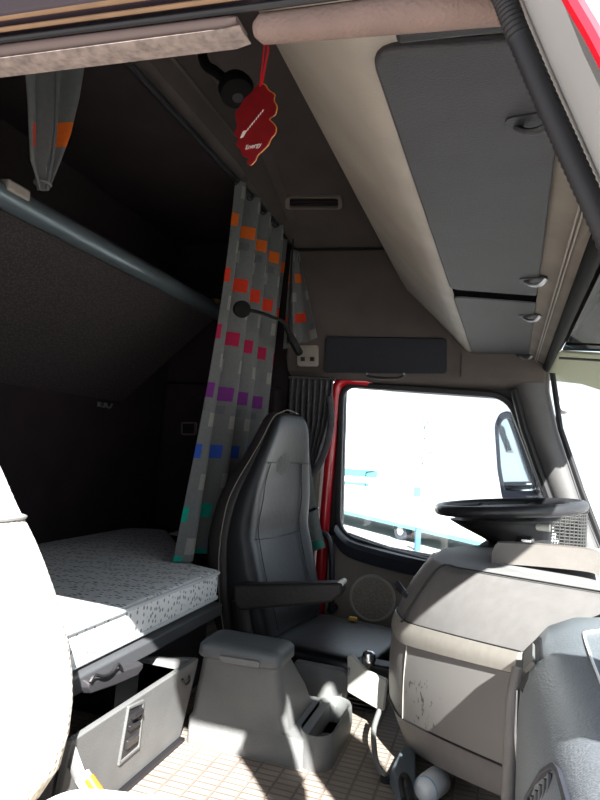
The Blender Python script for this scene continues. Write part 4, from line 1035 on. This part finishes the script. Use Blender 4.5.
# pale tilted flap with knob beside the dash, and the bent lever
t = thing('flap_pocket', 'pale grey open flap with a chrome knob beside the scuffed dash panel', 'flap', at(365, 690, Y=1.70))
fa_ = [at(347, 656, Y=1.74), at(351, 655, Y=1.74), at(366, 671, Y=1.71), at(386, 680, Y=1.68), at(382, 712, Y=1.68), at(364, 702, Y=1.71), at(347, 692, Y=1.74)]
bm = B(); prism(bm, roundpoly(fa_, .006, 3), (.006, .012, 0)); obj('flap_panel', bm, M['pale'], t, bevel=.003)
bm = B(); tube(bm, [at(349, 668, Y=1.733), at(348, 675, Y=1.733)], .004, 8); obj('finger_notch', bm, M['grey'], t)
bm = B(); box(bm, at(372, 680, Y=1.76)-Vector((.05, 0, .03)), at(372, 680, Y=1.76)+Vector((.05, .06, .04))); obj('pocket_body', bm, M['black'], t, bevel=.008)
bm = B(); kq = at(369, 655, Y=1.76)
rings(bm, [[kq+Vector((r*math.cos(2*PI*k/18), r*math.sin(2*PI*k/18), z)) for k in range(18)] for z, r in ((-.05, .008), (-.03, .010), (-.025, .017), (-.008, .020), (.006, .016), (.011, .008))]); obj('knob', bm, M['chrome'], t)['label'] = 'chrome knob'
t = thing('bent_lever', 'thin grey bent lever standing on the floor mat below the pale flap', 'lever', at(386, 778, Z=0))
e0 = at(386, 778, Z=.008)
bm = B(); tube(bm, smoothpath([at(379, 712, Y=1.66), at(374, 728, Y=1.60), at(374, 745, Y=1.55), at(377, 765, Y=1.50), e0], 6), .0095, 10, flat=(1, .7)); obj('rod', bm, M['grey'], t)
bm = B(); disc(bm, (e0.x, e0.y, .0), (0, 0, 1), .012, .012, 16); obj('foot', bm, M['black'], t)
t = thing('pedal_box', 'blue-grey plastic block on the floor beneath the dash corner', 'floor block', at(398, 775, Z=0))
pb_ = [at(388, 782, Z=0), at(400, 757, Z=.0), at(414, 762, Z=0), at(414, 800, Z=0), at(398, 806, Z=0)]
bm = B(); prism(bm, pb_, (.005, 0, .03)); obj('block', bm, mat('bluegrey', (96, 106, 116), .5), t, bevel=.006)
bm = B(); tube(bm, smoothpath([at(404, 800, Z=.035), at(401, 782, Z=.04), at(404, 775, Z=.05), at(409, 782, Z=.045), at(412, 800, Z=.04)], 4), .006, 8); obj('bail', bm, M['black'], t)
t = thing('white_bottle', 'white plastic bottle lying in the dark gap under the scuffed dash panel', 'bottle', at(428, 785, Z=0))
wq = at(428, 788, Y=1.42); wq.z = max(wq.z, .03)
bm = B(); axb = Vector((.35, .93, -.02)).normalized(); a1 = axb.cross(Vector((0, 0, 1))).normalized(); a2 = axb.cross(a1)
rings(bm, [[wq+axb*d+(a1*math.cos(2*PI*k/24)+a2*math.sin(2*PI*k/24))*r for k in range(24)] for d, r in ((-.03, .006), (-.027, .016), (-.015, .024), (0, .028), (.05, .028), (.06, .02))]); obj('bottle_body', bm, M['white'], t)
bm = B(); torus(bm, wq-axb*.012, axb, .025, .002, 24, 6); obj('ridge', bm, mat('pale_blue', (150, 176, 196), .4), t)
#SPLIT
# ================================================================== OUTSIDE
ZG = -1.45
bm = B(); box(bm, (-60, -40, ZG-.3), (60, 90, ZG)); o = obj('ground', bm, M['ground'], smooth=False); struct(o)
# mirror on the far side
t = thing('wing_mirror', 'grey wing mirror outside the far window', 'mirror', (.07, 2.95, .6))
ym = 2.92
mo_ = [at(494, 425, Y=ym), at(499, 413, Y=ym), at(509, 410, Y=ym), at(521, 425, Y=ym), at(531, 455, Y=ym), at(540, 500, Y=ym), at(502, 500, Y=ym), at(497, 470, Y=ym)]
mo_ = roundpoly(mo_, .02, 4); mcn = sum(mo_, Vector())/len(mo_)
bm = B(); frame(bm, mo_, [mcn+(p-mcn)*.82+Vector((.003, 0, 0)) for p in mo_], (.02, .08, 0)); obj('housing', bm, mat('mirror_grey', (92, 96, 112), .5), t, bevel=.006)
bm = B(); prism(bm, [mcn+(p-mcn)*.84+Vector((.003, .012, 0)) for p in mo_], (.01, .05, 0)); obj('mirror_glass', bm, mat('mirror_face', (225, 235, 240), .03, metal=1), t, smooth=False)
bm = B(); tube(bm, [at(540, 440, Y=2.9), at(542, 520, Y=2.9), at(540, 540, Y=2.8)], .02, 10); obj('arm', bm, M['doortrim'], t)
t = thing('added_ramp_mirror', 'unseen ramp mirror added above the near passenger door to shade the centre console', 'mirror', (.03, .3, 1.2))  # out of view, added and sized for its shadow on the console
bm = B(); rr = []
for y, k in ((.14, .86), (.16, .97), (.2, 1), (.24, .9), (.26, .6)):
    rr.append([Vector((.03+.135*k*max(-1, min(1, 1.25*math.cos(2*PI*i/32))), y, 1.225+.10*k*max(-1, min(1, 1.25*math.sin(2*PI*i/32))))) for i in range(32)])
rings(bm, rr); obj('housing', bm, M['black'], t)
bm = B(); prism(bm, [(.03+.1*math.cos(2*PI*i/32), .137, 1.225+.07*math.sin(2*PI*i/32)) for i in range(32)], (0, .004, 0)); obj('mirror_glass', bm, M['chrome'], t, smooth=False)
bm = B(); tube(bm, [(.03, .25, 1.24), (.03, .38, 1.22)], .016, 10); obj('arm', bm, M['black'], t)
t = thing('kerb_mirror', 'small grey kerb mirror outside the far top corner of the windscreen', 'mirror', at(557, 405, Y=2.9))
bm = B(); kq = at(564, 404, Y=2.9); 
rings(bm, [[kq+Vector((.028*k*math.cos(2*PI*i/18), .03*dy, .045*k*math.sin(2*PI*i/18))) for i in range(18)] for dy, k in ((-1, .7), (-.6, .95), (.2, 1), (1, .7))]); obj('housing', bm, mat('kerb_mirror_grey', (150, 152, 156), .5), t)
# white hall with teal window bands
t = thing('white_hall', 'white hall far beyond the window with two teal window bands', 'building', (-15, 40, ZG))
bm = B(); box(bm, (-40, 40, ZG), (-8.3, 50, 5.5)); obj('walls', bm, M['building'], t, smooth=False)
def bq(a, b, y=39.95): 
    p, q = at(*a, Y=y), at(*b, Y=y); return (min(p.x, q.x), y, min(p.z, q.z)), (max(p.x, q.x), y+.3, max(p.z, q.z))
bm = B(); box(bm, *bq((326, 466.5), (376, 478))); obj('window_band', bm, M['glassteal'], t, smooth=False)
bm = B(); box(bm, *bq((326, 479.5), (367, 491))); obj('window_band', bm, M['glassteal'], t, smooth=False)
t = thing('lamp_post', 'thin pale lamp post standing before the white hall', 'lamp post', at(382, 492, Y=36))
bm = B(); p = at(385, 480, Y=36); disc(bm, (p.x, 36, ZG), (0, 0, 1), .06, 4.2, 12, r2=.04); obj('post', bm, M['pale'], t)
bm = B(); tube(bm, [(p.x, 36, ZG+4.15), (p.x+.5, 36, ZG+4.3)], .05, 8); obj('lamp_arm', bm, M['pale'], t)
# white trailer-like van with its wheel below the sill
t = thing('white_van', 'long white van parked outside the far window with a dark wheel', 'van', (-3, 18, ZG))
zs_ = -1.12
va, vb_ = at(345, 514, Z=zs_), at(455, 540, Z=zs_); vd = (vb_-va).normalized(); vn_ = Vector((-vd.y, vd.x, 0))
if vn_.y < 0: vn_ = -vn_
v0 = va-vd*4; v1 = vb_+vd*2
def slabbox(z0, z1, d0, d1, a=v0, b=v1):
    b_ = B(); prism(b_, [Vector((p.x, p.y, z0)) for p in (a+vn_*d0, b+vn_*d0, b+vn_*d1, a+vn_*d1)], (0, 0, z1-z0)); return b_
obj('body', slabbox(zs_+.06, zs_+.5, 0, 2), M['vanbody'], t, bevel=.06)
obj('sill', slabbox(zs_, zs_+.07, -.02, 1.6), mat('van_sill', (110, 160, 160), .9, spec=0), t, smooth=False)
for k in (-.9, .56, 1.35):
    p = lerp(va, vb_, k)
    bm = B(); disc(bm, (p.x, p.y+.03, ZG+.24), vn_, .24, .2, 28); wh = obj('wheel', bm, M['tyre'], t)
    bm = B(); disc(bm, (p.x, p.y+.02, ZG+.24), vn_, .12, .03, 24); obj('hub_cap', bm, M['pale'], wh)
t = thing('bollard', 'slim blue bollard sign beside the white van wheel', 'bollard', at(418, 545, Y=15))
bm = B(); p = at(418, 535, Y=15); disc(bm, (p.x, 15, ZG), (0, 0, 1), .07, at(418, 528, Y=15).z-ZG, 14); obj('post', bm, M['poster'], t)
t = thing('blue_sign', 'small blue sign on a post far beyond the window', 'sign', at(418, 490, Y=30))
bm = B(); lo, hi = bq((414, 487), (420, 497), 30); box(bm, lo, (hi[0], 30.06, hi[2])); obj('sign_board', bm, M['poster'], t, smooth=False)
bm = B(); p = at(417, 490, Y=30.03); disc(bm, (p.x, 30.1, ZG), (0, 0, 1), .03, hi[2]-ZG, 10); obj('post', bm, M['pale'], t)
# bare young tree
t = thing('young_tree', 'thin young tree with sparse leaves beyond the window', 'tree', at(424, 490, Y=34))
bm = B(); p = at(424, 470, Y=34); tube(bm, [(p.x, 34, ZG), (p.x+.05, 34, 0), (p.x, 34, 2.0)], [.07, .05, .02], 8)
for k in range(7):
    a = k*2.4; z = .3+k*.25
    tube(bm, [(p.x, 34, z), (p.x+.5*math.cos(a), 34+.5*math.sin(a), z+.5)], [.03, .01], 6)
obj('trunk', bm, M['pale'], t)
bm = B()
for k in range(70):
    q = Vector((p.x+random.gauss(0, .35), 34+random.gauss(0, .35), random.uniform(.3, 2.6))); s = random.uniform(.05, .11)
    n1 = Vector((random.random()-.5, random.random()-.5, random.random()-.5)).normalized(); n2 = n1.orthogonal().normalized()
    bm.faces.new([bm.verts.new(q+n1*s), bm.verts.new(q+n2*s*.6), bm.verts.new(q-n1*s), bm.verts.new(q-n2*s*.6)])
obj('foliage', bm, M['tree'], t, smooth=False)

# ================================================================== LIGHT
SUN_AZ, SUN_EL = 64.6, 37.2      # azimuth from +X towards -Y
w_ = bpy.data.worlds.new('world'); sc.world = w_; w_.use_nodes = True
bg = w_.node_tree.nodes['Background']; bg.inputs['Color'].default_value = (.80, .89, 1, 1); bg.inputs['Strength'].default_value = 1.15
a, e = math.radians(SUN_AZ), math.radians(SUN_EL)
sd = Vector((math.cos(a)*math.cos(e), -math.sin(a)*math.cos(e), math.sin(e)))
sl_ = bpy.data.lights.new('sun', 'SUN'); sl_.energy = 22; sl_.angle = math.radians(.6); sl_.color = (1, .97, .93)
so = bpy.data.objects.new('sun', sl_); C.objects.link(so); so.rotation_euler = sd.to_track_quat('Z', 'Y').to_euler()
sc.view_settings.view_transform = 'Standard'; sc.view_settings.look = 'None'; sc.view_settings.gamma = 1
sc.view_settings.use_curve_mapping = False; sc.view_settings.exposure = .55
